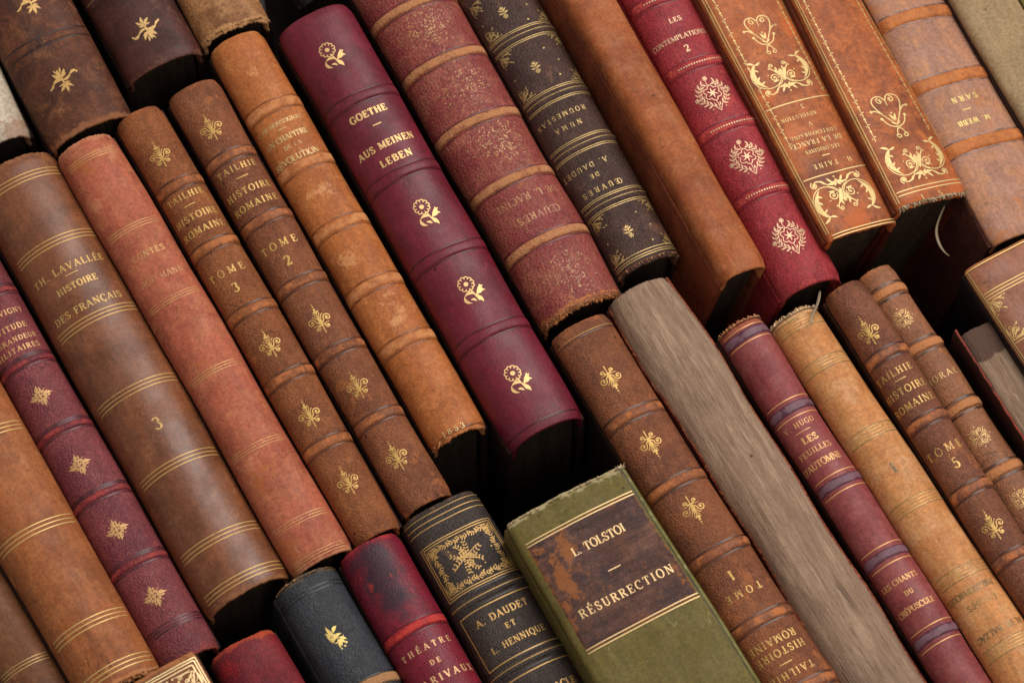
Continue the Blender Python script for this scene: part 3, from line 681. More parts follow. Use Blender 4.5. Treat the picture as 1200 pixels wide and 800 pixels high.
# ---- 6 pink calf
b = B('pink', 'faded salmon pink calf book lettered CONTES HOFFMANN with triple gilt lines', ((75, 205), (346, 682)), ((134, 160), (414, 643)), ('R', (133, 158)), ('R', (414, 643)),
      (176, 94, 68), (142, 68, 48), (188, 116, 80), (196, 130, 92), (172, 98, 50), grain=1500, gstr=.15, seed=16, r=.0085, wear=.45, group=G1, mot=.7, fray=(.5, .3), stains=[(310, 560, 30, .7), (330, 660, 28, .9), (370, 640, 16, .6), (95, 195, 26, .7), (235, 425, 14, .5)])
g = gilt('gilt_pink', b.base, (214, 166, 100), .4, 16)
for p in ((111, 181), (157, 264), (206, 347), (255, 431), (304, 520), (353, 607), (376, 646)): b.rule(p, g, (-3.6, 0, 3.6), .9, (-.72, .7))
b.text('CONTES', (173, 295), 9, g, 42, weight=.9); b.text('HOFFMANN', (189, 322), 9, g, 56, weight=.9)
# ---- 7, 8 the Roman history set
def roman(nm, label, L, R, s, e, base, dark, mott, bands, flo, seed, z=0, **kw):
    b = B(nm, label, L, R, s, e, base, dark, mott, (176, 104, 58), grain=2000, gstr=.5, seed=seed, r=kw.pop('r', .0075), z=z, group='brown volumes of the same Roman history set', fray=(.2, .2), wear=.25, mot=.5, rough=.46, **kw)
    bm = leather('band_' + nm, tuple(x * 1.02 for x in base), dark, mott, (190, 114, 64), None, 1500, .2, .45, seed + .5)
    bandset(b, bands, bm, .0038, .0011, .5, tw=2.2)
    g = gilt('gilt_' + nm, b.base, (216, 172, 92), .15, seed)
    return b, g
b, g = roman('roman_three', 'brown leather book lettered HISTOIRE ROMAINE TOME 3, beside the pink book', ((137, 153), (417, 644)), ((190, 127), (472, 617)), ('R', (189, 126)), ('R', (472, 616)),
             (146, 84, 46), (108, 58, 32), (158, 98, 58), [(207, 216), (249, 287), (292, 363), (337, 440), (382, 519)], 0, 17)
for p in ((187, 181), (316, 403), (362, 485), (407, 563)): b.orn(fleuron(), p, 31, g)
b.text('TAILHIE', (216, 229), 9.5, g, 48); b.dash((222, 240), g, 15); b.text('HISTOIRE', (229, 252), 10, g, 56); b.text('ROMAINE', (238, 267), 10, g, 56)
b.text('TOME', (265, 318), 11, g, 45); b.text('3', (276, 337), 14, g)
b, g = roman('roman_two', 'brown leather book lettered HISTOIRE ROMAINE TOME 2, against the orange tan book', ((197, 123), (476, 614)), ((254, 97), (529, 580)), ('R', (253, 96)), ('R', (529, 580)),
             (138, 80, 48), (102, 56, 36), (150, 94, 62), [(272, 181), (314, 254), (354, 329), (397, 408), (441, 489)], 0, 18)
for p in ((247, 150), (374, 374), (418, 451), (464, 534)): b.orn(fleuron(), p, 32, g)
b.text('TAILHIE', (277, 196), 9.5, g, 50); b.dash((284, 207), g, 15); b.text('HISTOIRE', (291, 221), 10, g, 58); b.text('ROMAINE', (299, 237), 10, g, 58)
b.text('TOME', (326, 286), 11.5, g, 46); b.text('2', (337, 305), 15, g)
# ---- 9 orange tan
b = B('orange_tan', 'orange tan book dated 1853 at its foot, lettered UN CHAPITRE DE LA RÉVOLUTION', ((244, 67), (506, 531)), ((307, 41), (571, 500)), ('R', (306, 40)), ('R', (571, 500)),
      (182, 106, 54), (152, 82, 38), (196, 124, 70), (206, 138, 86), (216, 152, 98), grain=1800, gstr=.2, seed=19, r=.0085, wear=.25, group=G1, fray=(.2, .6), stains=[(377, 226, 17, .75), (405, 300, 18, .8), (452, 352, 15, .6), (466, 372, 17, .75), (300, 85, 18, .6)], rough=.48)
bm = leather('band_orange', (182, 108, 58), (146, 80, 40), (194, 122, 70), (206, 138, 86), None, 1800, .2, .5, 19.5)
bandset(b, [(318, 125), (352, 194), (394, 264), (435, 334), (461, 407)], bm, .0046, .001, .6, tw=1.4)
g = gilt('gilt_orange', b.base, (226, 190, 128), .25, 19)
b.text('C. DE MONSEIGNAT', (326, 145), 6.5, g, 60); b.dash((331, 151), g, 11); b.text('UN CHAPITRE', (335, 161), 8.5, g, 56); b.text('DE LA', (343, 170), 6.5, g, 22); b.text('RÉVOLUTION', (347, 184), 9.5, g, 58)
b.text('1853', (531, 503), 8, g, 27, weight=.8); b.tufts(1, 26, b.mat, .0022, (-.9, -.3)); b.rule(None, b.tool, (0,), 1.4, (-.5, .95), name='tooled_line', y=-b.L + .0012)
# ---- 10 Goethe
b = B('crimson', 'deep wine red book with gilt daisies and the gilt title AUS MEINEN LEBEN', ((326, 47), (602, 539)), ((409, 10), (684, 490)), ('R', (409, 10)), ('R', (684, 490)),
      (112, 26, 42), (84, 14, 28), (118, 40, 58), (150, 48, 52), grain=2000, gstr=.13, rough=.38, seed=20, r=.011, p=2.1, wear=.06, edgewear=.1, fray=(.05, .05), group=G1, z=.004, mot=.4, spec=.65, flake=.645)
bandset(b, [(423, 113), (465, 212), (524, 296), (582, 384)][:1] + [(473, 201), (527, 294), (583, 384)], b.mat, .0040, .0011, .0, tw=1.6)
b.rule(None, b.tool, (0,), 1.7, (-.95, .95), name='tooled_line', y=-b.L + .0028)
g = gilt('gilt_crimson', b.base, (240, 196, 128), -.55, 20, .45)
for p in ((389, 65), (500, 249), (552, 340), (607, 444)): b.orn(daisy(), p, 36, g)
b.text('GOETHE', (431, 132), 10.5, g, 47, weight=1.35); b.dash((442, 145), g, 11, 1.4); b.text('AUS MEINEN', (451, 168), 10.5, g, 74, weight=1.35); b.text('LEBEN', (464, 184), 10.5, g, 40, weight=1.35)
# ---- 11 red brown grained
b = B('pebbled_red', 'wide pebbled red brown book with rubbed tan bands and a torn orange foot', ((414, 0), (637, 394)), ((535, 0), (731, 348)), ('R', (505, -52)), ('R', (731, 348)),
      (144, 70, 60), (124, 44, 50), (156, 94, 72), (196, 122, 66), grain=1150, gstr=.45, seed=21, r=.012, p=2.1, wear=.5, fray=(.5, 1.3), group=G1, rough=.42, mot=.75)
bm = leather('band_pebbled', (160, 96, 64), (128, 66, 46), (178, 114, 74), (190, 130, 86), None, 1500, .4, .5, 21.5)
bandset(b, [(467, 14), (517, 72), (560, 139), (612, 204), (643, 277)][:1] + [(516, 70), (560, 140), (610, 205), (643, 277)], bm, .0040, .0012, .75, tw=1.6)
g = gilt('gilt_faded', b.base, (196, 148, 94), .55, 21, .15)
for p in ((500, 30), (543, 102), (588, 165), (667, 320)): b.orn(stipple(b.rs), p, 62, g, wm=1)
b.text('DE L. RACINE', (617, 230), 11, g, 82, rot=180); b.text('ŒUVRES', (632, 250), 11, g, 54, rot=180)
b.tufts(1, 420, bm, .0016); b.rule(None, bm, (0, 2.5), 2.6, (-.97, .97), name='torn_edge', y=-b.L + .0006)
# ---- 12 dark Daudet with corner scrolls
b = B('dark_scrolls', 'dark brown book lettered NUMA ROUMESTAN upside down, framed by gilt corner scrolls', ((537, 0), (727, 334)), ((630, 0), (797, 301)), ('R', (598, -58)), ('R', (797, 301)),
      (80, 54, 46), (56, 38, 35), (92, 66, 56), (124, 84, 62), grain=1800, gstr=.5, seed=22, r=.010, lean=3, z=-.002, wear=.25, fray=(.2, .6), group=G1, rough=.42)
g = gilt('gilt_scrolls', b.base, (214, 180, 112), .15, 22)
ys = []
for p in ((607, 42), (649, 111), (688, 166), (712, 236)):
    y = b.band(p, b.mat, .0036, .0007, .2); ys.append(y); b.beads(None, g, 2.0, .7, (-.82, .88), y=y, h=.0006)
    b.rule(None, g, (-9.5, -7, 7, 9.5), .9, (-.9, .94), y=y)
b.rule((746, 301), g, (4, 0, -3), 1.0, (-.9, .94)); ys.append(b.uv((746, 305))[1])
def corners(b, yt, yb, g, k, ins=.87):
    for sx in (-1, 1):
        for yy, fy in ((yt, -1), (yb, 1)):
            rs = [(np.stack([(np.asarray(P)[:, 0] * -sx) * k * PX + sx * ins * b.A, np.asarray(P)[:, 1] * fy * k * PX + yy], -1), np.asarray(w) * k * PX * .8) for P, w in scroll_corner()]
            b.rib('corner_scroll', rs, g)
corners(b, ys[0] + .021, ys[0] + .0034, g, 27, .80); corners(b, ys[0] - .0034, ys[1] + .0034, g, 27, .80); corners(b, ys[3] - .0034, ys[4] + .0022, g, 27, .80)
for p in ((590, 15), (628, 79), (737, 271)):
    b.orn(bell(), p, 18, g)
    b.orn([dot(-.5, .5, .03), dot(.5, .5, .03), dot(-.55, -.5, .03), dot(.55, -.5, .03), dot(.75, 0, .03), dot(-.75, 0, .03)], p, 40, g, name='gilt_dots')
b.text('ROUMESTAN', (656, 136), 7.5, g, 66, rot=180, weight=.8); b.text('NUMA', (666, 148), 7.5, g, 34, rot=180, weight=.8)
b.text('A. DAUDET', (684, 197), 8, g, 62, rot=180, weight=.8); b.text('DE', (697, 205), 6.5, g, 11, rot=180); b.text('ŒUVRES', (706, 219), 8, g, 52, rot=180, weight=.8)
ya = ys[1]; b.rib('gilt_rule', [([(.92 * b.A, ys[1] - .003), (.92 * b.A, ys[2] + .003)], .8 * PX), ([(.92 * b.A, ys[2] - .003), (.92 * b.A, ys[3] + .003)], .8 * PX)], g)
b.tufts(1, 110, leather('torn_dark', (150, 92, 66), (90, 60, 46), (170, 120, 90), (180, 130, 96), None, 1500, .3, .7, 22.3), .0012)
B('gap_filler', 'black cloth book sunk deep in the gap above the wine red book with daisies', ((296, -90), (352, 10)), ((392, -130), (440, -44)), ('L', (300, -84)), ('L', (352, 10)),  # added book that fills the gap; its black stands in for shade
  (22, 18, 17), (15, 12, 12), (28, 23, 21), (40, 32, 28), grain=2600, gstr=.3, rough=.7, seed=50, r=.006, z=-.022, group=G1, fray=(.1, .1))
# ---- 13 plain reddish brown, boxy
b = B('plain_tan', 'plain tan brown flat spined book without any lettering, leaning so its left board shows', ((657, 0), (849, 338)), ((718, 0), (897, 316)), ('R', (685, -60)), ('R', (897, 316)),
      (162, 88, 44), (126, 60, 28), (172, 108, 66), (188, 116, 66), grain=2400, gstr=.2, seed=23, r=.0060, p=2.7, lean=13, z=.006, wear=.25, fray=(.1, .15), group=G1, mot=.6,
      board=leather('board_plain', (136, 66, 38), (96, 44, 28), (156, 84, 46), (170, 96, 56), None, 2400, .2, .55, 23.2))
# ---- 14 red rosettes
b = B('rosette_red', 'raspberry red book with gilt flower wreaths lettered LES CONTEMPLATIONS 2', ((727, 0), (918, 356)), ((815, 0), (987, 331)), ('R', (783, -56)), ('R', (987, 331)),
      (160, 50, 54), (130, 32, 40), (172, 68, 70), (192, 74, 62), grain=1500, gstr=.35, seed=24, r=.0095, p=2.2, lean=11, z=.003, wear=.15, fray=(.1, .2), group=G1, rough=.44, mot=.5, board='same')
g = gilt('gilt_rosette', (190, 120, 100), (232, 190, 148), -.2, 24, .3)
for p in ((762, 4), (815, 75), (851, 148), (896, 224)):
    y = b.band(p, b.mat, .0040, .0009, .55); b.rule(None, b.tool, (-8.2, 8.2), 1.2, (-.93, .93), name='tooled_line', y=y); b.beads(None, g, 3.3, 1.05, (-.55, .86), y=y, h=.00078)
for p in ((835, 109), (875, 184), (925, 276)): b.orn(rosette(), p, 37, g, wm=.66)
b.text('LES', (791, 23), 7.5, g, 15); b.text('CONTEMPLATIONS', (795, 44), 7.5, g, 70, weight=.8); b.text('2', (805, 57), 11, g, weight=.8)
# ---- 15, 16 russet arabesque volumes
def russet(nm, label, L, R, s, e, seed, z, lean, **kw):
    b = B(nm, label, L, R, s, e, (168, 90, 44), (112, 58, 36), (188, 104, 50), (190, 100, 52), (196, 96, 36), grain=2600, gstr=.14, seed=seed, r=.004, p=2.7, lean=lean, z=z, wear=.5, fray=(.2, .5), mot=.9, drk=.85,
          group='russet volumes with gilt arabesques', rough=.42, board=leather('board_' + nm, (104, 44, 24), (70, 30, 20), (120, 54, 30), (150, 80, 44), None, 2400, .2, .5, seed + .2), pages=PAGE, **kw)
    g = gilt('gilt_' + nm, b.base, (232, 200, 130), .1, seed, .25)
    lines = []
    for sx in (-1, 1):
        for q in (.90, .84): lines.append(([(sx * q * b.A, -.001), (sx * q * b.A, -b.L + .0022)], 1.0 * PX))
    b.rib('gilt_border', lines, g); return b, g
b, g = russet('russet_taine', 'russet mottled book lettered H. TAINE, LES ORIGINES DE LA FRANCE, upside down', ((817, 0), (978, 301)), ((916, 0), (1052, 262)), ('R', (884, -60)), ('R', (1052, 262)), 25, .004, 14,
              stains=[(925, 30, 20, .9), (900, 110, 16, .8), (925, 155, 14, .8), (1005, 255, 26, .9), (940, 170, 10, .8), (860, 40, 10, .6)])
for p, o in (((934, 119), (0,)), ((978, 201), (0,)), ((1004, 268), (-2, 2))): b.rule(p, g, o, 1.4, (-.8, .8))
b.orn(heartflower(), (893, 38), 50, g); b.orn(acanthus(), (915, 84), 44, g, sx=.98, wm=.8); b.orn(acanthus(), (990, 231), 48, g, rot=math.pi, sx=.96, wm=.8)
ch = chain(12)
for sx, y0, y1 in ((-.70, .0, -.075), (.70, 0.0, -.055)):
    k = y0 - y1; b.rib('gilt_chain', [(np.stack([np.asarray(P)[:, 0] * .045 + sx * b.A, np.asarray(P)[:, 1] * k + (y0 + y1) / 2 - .012], -1), np.asarray(w) * .030) for P, w in ch], g)
for st, p, hh, ww in (('3', (940, 125), 7, None), ('RÉVOLUTION', (936, 137), 5.6, 46), ('V', (949, 145), 6, None), ('CONTEMPORAINE', (954, 156), 5.6, 62), ('DE LA FRANCE', (958, 165), 7.5, 66), ('LES ORIGINES', (964, 174), 5.6, 46), ('H. TAINE', (976, 190), 7.5, 52)):
    b.text(st, p, hh, g, ww, rot=180, weight=.75)
b.dash((968, 181), g, 11)
b, g = russet('russet_right', 'russet book with gilt chain borders, torn pale headband and letters I. S', ((926, 0), (1059, 267)), ((1007, 0), (1137, 229)), ('R', (973, -60)), ('R', (1137, 229)), 26, .002, 18,
              stains=[(1090, 240, 40, .7), (1030, 60, 16, .4)])
b.rule((1084, 219), g, (-2.6, 2.6), 1.3, (-.8, .8)); b.orn(heartflower(), (1044, 133), 56, g); b.orn(acanthus(), (1073, 185), 46, g, sx=.92, wm=.8)
ch = chain(16); sA = b.uv((1024, 168))[1]
for sx in (-.70, .68):
    k = -sA + .0; b.rib('gilt_chain', [(np.stack([np.asarray(P)[:, 0] * .045 + sx * b.A, np.asarray(P)[:, 1] * k + sA / 2], -1), np.asarray(w) * .030) for P, w in ch], g)
b.text('I.  S', (1092, 228), 8, g, 26, weight=.55)
pale = Nd('headband_thread'); pale.b.inputs['Base Color'].default_value = lin((186, 158, 122)); pale.b.inputs['Roughness'].default_value = .8
b.tufts(1, 260, pale.m, .0018, (-.9, .85), name='torn_headband', drop=.0006)
silk = Nd('ribbon_silk'); silk.b.inputs['Base Color'].default_value = lin((158, 138, 112)); silk.b.inputs['Roughness'].default_value = .7
def ribbon(b, pts, wpx, label=None):
    V = []; F = []
    for i, (p, z) in enumerate(pts):
        c = b.root.matrix_world.inverted() @ hit(p, z); w = wpx * PX * (1.0 - .3 * abs(i / (len(pts) - 1) - .5)); a = .5 * math.sin(i * .9)
        V += [(c.x - w * math.cos(a), c.y, c.z - w * math.sin(a)), (c.x + w * math.cos(a), c.y, c.z + w * math.sin(a))]
    F = [(2 * i, 2 * i + 1, 2 * i + 3, 2 * i + 2) for i in range(len(pts) - 1)]
    o = link('bookmark_ribbon', V, F, silk.m, b.root); md = o.modifiers.new('s', 'SUBSURF'); md.levels = 2; md.render_levels = 2
    so = o.modifiers.new('t', 'SOLIDIFY'); so.thickness = .0003
ribbon(b, [((1107, 240), -.006), ((1100, 256), -.010), ((1096, 270), -.012), ((1099, 284), -.013), ((1105, 295), -.015), ((1113, 301), -.018)], 1.7)
# ---- 17 Sarn
b = B('sarn', 'pale mauve tan book with orange bands lettered SARN upside down', ((1012, 0), (1162, 289)), ((1110, 0), (1206, 171)), ('R', (1076, -60)), ('L', (1162, 289)),
      (172, 124, 100), (156, 112, 94), (190, 130, 86), (178, 110, 66), (184, 112, 60), grain=2200, gstr=.1, seed=27, r=.006, p=2.5, lean=14, z=-.004, wear=.2, fray=(.1, .1), group=G1, mot=.7,
      stains=[(1060, 30, 30, .45), (1080, 60, 20, .35), (1170, 280, 22, .8), (1195, 240, 16, .6), (1020, 20, 20, .7)], board=leather('board_sarn', (92, 50, 40), (60, 34, 30), (110, 62, 48), (120, 70, 50), None, 2000, .2, .55, 27.2))
bm = leather('band_sarn', (186, 108, 56), (150, 82, 44), (196, 124, 70), (200, 124, 66), None, 2000, .25, .5, 27.5)
bandset(b, [(1072, 18), (1115, 91), (1160, 163)], bm, .0052, .001, .5, tw=1.8)
g = gilt('gilt_sarn', b.base, (222, 192, 110), .1, 27)
b.text('M. WEBB', (1142, 141), 8, g, 42, rot=180, weight=1.2); b.dash((1133, 128), g, 11); b.text('SARN', (1130, 115), 8.5, g, 34, rot=180, weight=1.1)
# ---- 18 beige cloth and a yellow one behind
cl = B('beige_cloth', 'smooth beige cloth book without lettering in the top right corner', ((1112, 0), (1215, 176)), ((1192, 0), (1290, 166)), ('L', (1078, -58)), ('L', (1240, 219)),
       (160, 134, 98), (140, 114, 82), (170, 146, 112), (180, 156, 120), grain=3200, gstr=.15, rough=.7, seed=28, r=.004, p=3, lean=8, z=-.004, wear=.1, fray=(.05, .05), group=G1, mot=.3, drk=.5)
B('olive_cloth', 'olive yellow cloth book of which only a sliver shows in the top right corner', ((1194, 0), (1292, 166)), ((1250, -10), (1348, 156)), ('L', (1160, -58)), ('L', (1292, 166)),
  (170, 160, 90), (140, 130, 70), (180, 170, 110), (190, 180, 130), grain=3000, gstr=.15, rough=.7, seed=29, r=.005, z=-.004, fray=(.05, .05), group=G1)
# ================================================================== lower row
# ---- 19 purple red with diamonds
b = B('diamond_purple', 'dull purple red book with small gilt diamonds, lettered SERVITUDE ET GRANDEUR MILITAIRES', ((2, 447), (181, 778)), ((54, 400), (258, 758)), ('R', (-76, 168)), ('R', (258, 758)),
      (128, 60, 62), (100, 42, 52), (142, 74, 72), (150, 66, 58), grain=1500, gstr=.45, seed=30, r=.0095, wear=.4, fray=(.2, .5), group=G1, rough=.4, z=-.003)
bm = leather('band_diamond', (124, 46, 50), (84, 32, 44), (140, 54, 54), (168, 66, 58), None, 1500, .3, .4, 30.5)
for p in ((0, 340), (29, 425), (75, 501), (118, 578), (161, 657)):
    y = b.band(p, bm, .0024, .0009, .5); b.rule(None, b.tool, (-6, 6, 8.8), 2.0, (-.93, .93), name='tooled_line', y=y)
b.rule((200, 731), b.tool, (-4, 0, 4), 2.2, (-.93, .93), name='tooled_line')
g = gilt('gilt_diamond', b.base, (222, 172, 110), .0, 30)
for p in ((48, 464), (93, 544), (137, 620), (181, 698)): b.orn(diamond(), p, 26, g, wm=.75)
b.text('A. DE VIGNY', (-2, 370), 8, g, 62); b.dash((-6, 378), g, 12); b.text('SERVITUDE', (5, 388), 8.5, g, 56); b.text('ET GRANDEUR', (13, 400), 7.5, g, 66); b.text('MILITAIRES', (20, 410), 8, g, 58)
# ---- 20 tan smooth, left
b = B('tan_left', 'smooth orange brown calf book with triple gilt lines at the left edge', ((0, 662), (82, 799)), ((0, 447), (182, 773)), ('R', (-60, 338)), ('R', (190, 787)),
      (160, 92, 50), (122, 68, 36), (176, 110, 64), (190, 126, 80), grain=2200, gstr=.14, seed=31, r=.0115, p=2.0, wear=.5, fray=(.3, 1.0), group=G1, mot=.6, z=.001, rough=.46)
g = gilt('gilt_tanleft', b.base, (222, 184, 112), .05, 31)
for p in ((-15, 507), (42, 619), (103, 730), (137, 780)): b.rule(p, g, (-5.5, 0, 5.5), 1.4, (-.8, .86))
b.tufts(1, 90, b.mat, .0018, (-.2, .95))
# ---- 21 brown corner
b = B('corner_brown', 'dark tan book in the bottom left corner with a short set of gilt lines', ((-80, 665), (20, 840)), ((-8, 640), (92, 812)), ('R', (-60, 548)), ('R', (120, 860)),
      (112, 68, 40), (84, 48, 30), (128, 82, 50), (140, 92, 60), grain=2200, gstr=.15, seed=32, r=.0095, wear=.2, group=G1, z=-.008, fray=(.1, .1))
g = gilt('gilt_corner', b.base, (196, 160, 96), .25, 32)
b.rule((25, 780), g, (-3.8, 0, 3.8), 1.0, (-.7, .6))
# ---- 22 gilt frame cover corner
b = B('frame_corner', 'tan leather book with bright gilt double frame peeking in at the bottom edge', ((148, 798), (200, 888)), ((228, 763), (282, 856)), ('R', (228, 763)), ('R', (282, 856)),
      (132, 78, 46), (104, 60, 38), (150, 92, 58), (176, 112, 64), grain=1800, gstr=.2, seed=33, r=.002, p=4, z=.010, wear=.5, fray=(.3, .2), group=G2, edgewear=.5)
g = gilt('gilt_frame', b.base, (240, 206, 150), -.5, 33, .4)
def frame(b, g, x0, x1, y0, y1, offs, w, name='gilt_frame'):
    rb = []
    for o in offs:
        o *= PX; X0, X1, Y0, Y1 = x0 + o, x1 - o, y0 - o, y1 + o
        rb += [([(X0, Y0), (X1, Y0)], w * PX), ([(X0, Y1), (X1, Y1)], w * PX), ([(X0, Y0), (X0, Y1)], w * PX), ([(X1, Y0), (X1, Y1)], w * PX)]
    b.rib(name, rb, g)
frame(b, g, -.86 * b.A, .86 * b.A, -.0022, -b.L + .0022, (0, 3, 7), 1.7)
corners(b, -.0052, -b.L + .006, g, 40, .72)
# ---- 23 small red
b = B('small_red', 'small bright red book at the bottom edge with rubbed orange head', ((245, 776), (290, 856)), ((321, 738), (366, 817)), ('R', (321, 738)), ('R', (366, 817)),
      (122, 36, 42), (92, 22, 32), (146, 34, 34), (176, 70, 42), (156, 28, 26), grain=1600, gstr=.3, seed=34, r=.008, wear=.6, fray=(.5, .2), group=G2, z=-.002, stains=[(268, 788, 14, .9), (345, 790, 10, .5)])
# ---- 24 blue black lily
b = B('lily_black', 'blue black grained book with a single gilt lily near the bottom edge', ((324, 705), (378, 800)), ((395, 668), (470, 798)), ('R', (394, 665)), ('R', (500, 850)),
      (56, 58, 62), (38, 40, 45), (66, 68, 72), (100, 84, 64), grain=1500, gstr=.45, seed=35, r=.0095, p=2.3, wear=.5, edgewear=.2, fray=(.5, .2), group=G2, rough=.42, lean=6, mot=.4, board='same', flake=.64)
g = gilt('gilt_lily', b.base, (240, 208, 120), -.6, 35, .4)
b.orn(lily(), (393, 745), 31, g, rot=math.radians(8), sx=.75)
bm = leather('band_lily', (120, 92, 62), (50, 46, 44), (150, 112, 74), (180, 130, 86), None, 1500, .4, .5, 35.5)
bandset(b, [(441, 797)], bm, .0040, .001, 1.0)
b.rule((362, 690), b.tool, (0, -5), 1.4, (-.9, .9), name='tooled_line')
b.tufts(0, 70, bm, .001)
# ---- 25 crimson with black stain
b = B('stained_crimson', 'crimson book with a blackened head lettered THÉATRE DE MARIVAUX', ((396, 661), (472, 798)), ((466, 627), (566, 800)), ('R', (465, 627)), ('R', (600, 859)),
      (124, 30, 46), (96, 20, 36), (140, 44, 56), (176, 50, 48), (44, 38, 46), grain=1800, gstr=.22, seed=36, r=.0095, p=2.1, wear=.4, fray=(.25, .2), group=G2, rough=.36, stains=[(438, 652, 24, 1.1), (446, 672, 28, 1.2), (462, 698, 26, 1.1), (470, 718, 18, .8), (418, 662, 16, .7)], z=.001, soft=True)
bm = leather('band_crimson', (150, 32, 42), (104, 20, 34), (170, 44, 46), (196, 60, 50), None, 1500, .3, .4, 36.5)
bandset(b, [(491, 731), (541, 813)], bm, .0036, .001, .6)
g = gilt('gilt_marivaux', b.base, (236, 184, 130), -.1, 36)
b.text('THÉATRE', (499, 757), 8.5, g, 62, weight=.9); b.text('DE', (510, 774), 7, g, 12); b.text('MARIVAUX', (521, 790), 10, g, 76)
# ---- 26 black with gilt panel
b = B('gilt_panel', 'black book with an ornate gilt panel above the title A. DAUDET ET L. HENNIQUE', ((472, 622), (575, 807)), ((561, 585), (690, 799)), ('R', (556, 577)), ('R', (722, 852)),
      (62, 50, 44), (44, 36, 33), (74, 62, 56), (104, 80, 60), grain=1900, gstr=.45, seed=37, r=.0085, p=2.4, wear=.3, fray=(.15, .2), group=G2, rough=.4, mot=.5)
g = gilt('gilt_panel', b.base, (210, 164, 92), -.1, 37)
cs, cy = b.uv((547, 652)); hw = .80 * b.A
yt = b.uv((532, 622))[1]; yb = b.uv((566, 683))[1]
b.beads((522, 592), g, 2.0, .7, (-.88, .88), h=.0003); b.rule((525, 598), g, (0, -7), 1.0, (-.9, .9))
frame(b, g, -hw, hw, yt, yb, (0, 3), 1.1)
ci = hw - 6 * PX
b.orn(bouquet(), (547, 652), 38, g, rot=math.radians(12), wm=.9)
ym = (yt + yb) / 2; gx = hw - 11 * PX; gy = (yt - yb) / 2 - 10 * PX; U = 20 * PX
loop = [(-gx, -gy), (gx, -gy), (gx, gy), (-gx, gy), (-gx, -gy)]
b.rib('gilt_garland', [(np.asarray(P) * U + np.array([0, ym]), np.asarray(w) * U) for P, w in garland([(x / U, y / U) for x, y in loop], .16, .20)], g)
corners(b, yt - 5 * PX, yb + 5 * PX, g, 21, (hw - 5 * PX) / b.A)
b.orn([dot(x * .55, y * .5, .022) for x in (-1, -.4, .4, 1) for y in (-1, 1)] + [dot(-.72, 0, .025), dot(.72, 0, .025), dot(-.35, .34, .02), dot(.35, -.34, .02)], (547, 652), 44, g, name='gilt_dots')
for p in ((572, 693), (622, 770)):
    y = b.band(p, b.mat, .0034, .0009, .15); b.beads(None, g, 2.0, .75, (-.85, .9), y=y, h=.0007); b.rule(None, b.tool, (-9, 9), 1.3, (-.93, .93), name='tooled_line', y=y)
y0 = b.uv((578, 704))[1]; y1 = b.uv((612, 764))[1]; frame(b, g, -hw, hw, y0, y1, (0,), 1.3)
y0 = b.uv((628, 782))[1]; frame(b, g, -hw, hw, y0, y0 - .02, (0,), 1.3)
b.text('A. DAUDET', (588, 716), 10, g, 64); b.text('ET', (598, 730), 8, g, 12); b.text('L. HENNIQUE', (608, 746), 9, g, 66, weight=.9); b.text("L'OBSTACLE", (646, 806), 10, g, 60)
# ---- 27 olive Tolstoi
b = B('olive', 'olive green book with large scraped brown title label lettered L. TOLSTOI RÉSURRECTION', ((594, 622), (696, 803)), ((732, 548), (890, 797)), ('R', (731, 547)), ('R', (935, 868)),
      (108, 95, 48), (90, 79, 36), (116, 104, 58), (176, 160, 118), grain=2600, gstr=.14, rough=.55, seed=38, r=.0042, p=3.4, z=.012, wear=.5, edgewear=.12, fray=(.35, .2), group=G2, mot=.25, drk=.3, spec=.35, board='same', flake=.66)
lab = leather('label_brown', (92, 60, 50), (58, 42, 42), (112, 74, 56), (160, 92, 46), (160, 94, 42), 2200, .3, .5, 39, .9, .9, .4, (.10, 1, 1), .36, .575)
def label(b, px, mat):
    q = [b.uv(p) for p in px]; x0 = (q[0][0] + q[3][0]) / 2; x1 = (q[1][0] + q[2][0]) / 2; y0 = (q[0][1] + q[1][1]) / 2; y1 = (q[2][1] + q[3][1]) / 2
    nx, ny = 90, 80; rs = np.random.RandomState(5)
    ex = rs.uniform(0, .00028, ny); ey = rs.uniform(0, .0003, nx); V = []; wr = []; st = []
    for j in range(ny):
        for i in range(nx):
            f, h = i / (nx - 1), j / (ny - 1); xa = x0 + (ex[j] if True else 0); xb = x1 - ex[ny - 1 - j] * 2.4
            V.append((xa + (xb - xa) * f, y0 - ey[i] * .4 + (y1 - y0 + ey[i] * .6) * h, .00022 if 0 < i < nx - 1 and 0 < j < ny - 1 else -.00005))
            wr.append(.20 + .5 * math.exp(-(min(f, 1 - f) / .012) ** 2) + .4 * math.exp(-(min(h, 1 - h) / .012) ** 2))
            s_ = 0
            for cx, cy, rx, ry, k in ((.13, .38, .07, .22, 1.0), (.27, .2, .08, .16, .9), (.08, .08, .10, .06, .75), (.05, .62, .05, .1, .75), (.10, .8, .05, .12, .45), (.30, .42, .1, .08, .4), (.8, .9, .15, .06, .45), (.55, .12, .2, .05, .35), (.95, .7, .05, .2, .5), (.5, .55, .25, .05, .32), (.7, .3, .1, .1, .3), (.45, .9, .2, .06, .35), (.2, .62, .06, .1, .5)):
                s_ = max(s_, k * math.exp(-((f - cx) / rx) ** 2 - ((h - cy) / ry) ** 2))
            st.append(s_ * 1.15)
    V = np.array(V); P = b.surf(V[:, 0], V[:, 1], V[:, 2])
    link('title_label', P, gridfaces(ny, nx, flip=True), mat, b.root, True, {'wear': wr, 'stain': st}); return x0, x1, y0, y1
x0, x1, y0, y1 = label(b, ((620, 641), (742, 573), (817, 695), (686, 769)), lab)
g = gilt('gilt_tolstoi', (86, 60, 54), (240, 200, 140), -.5, 38, .35)
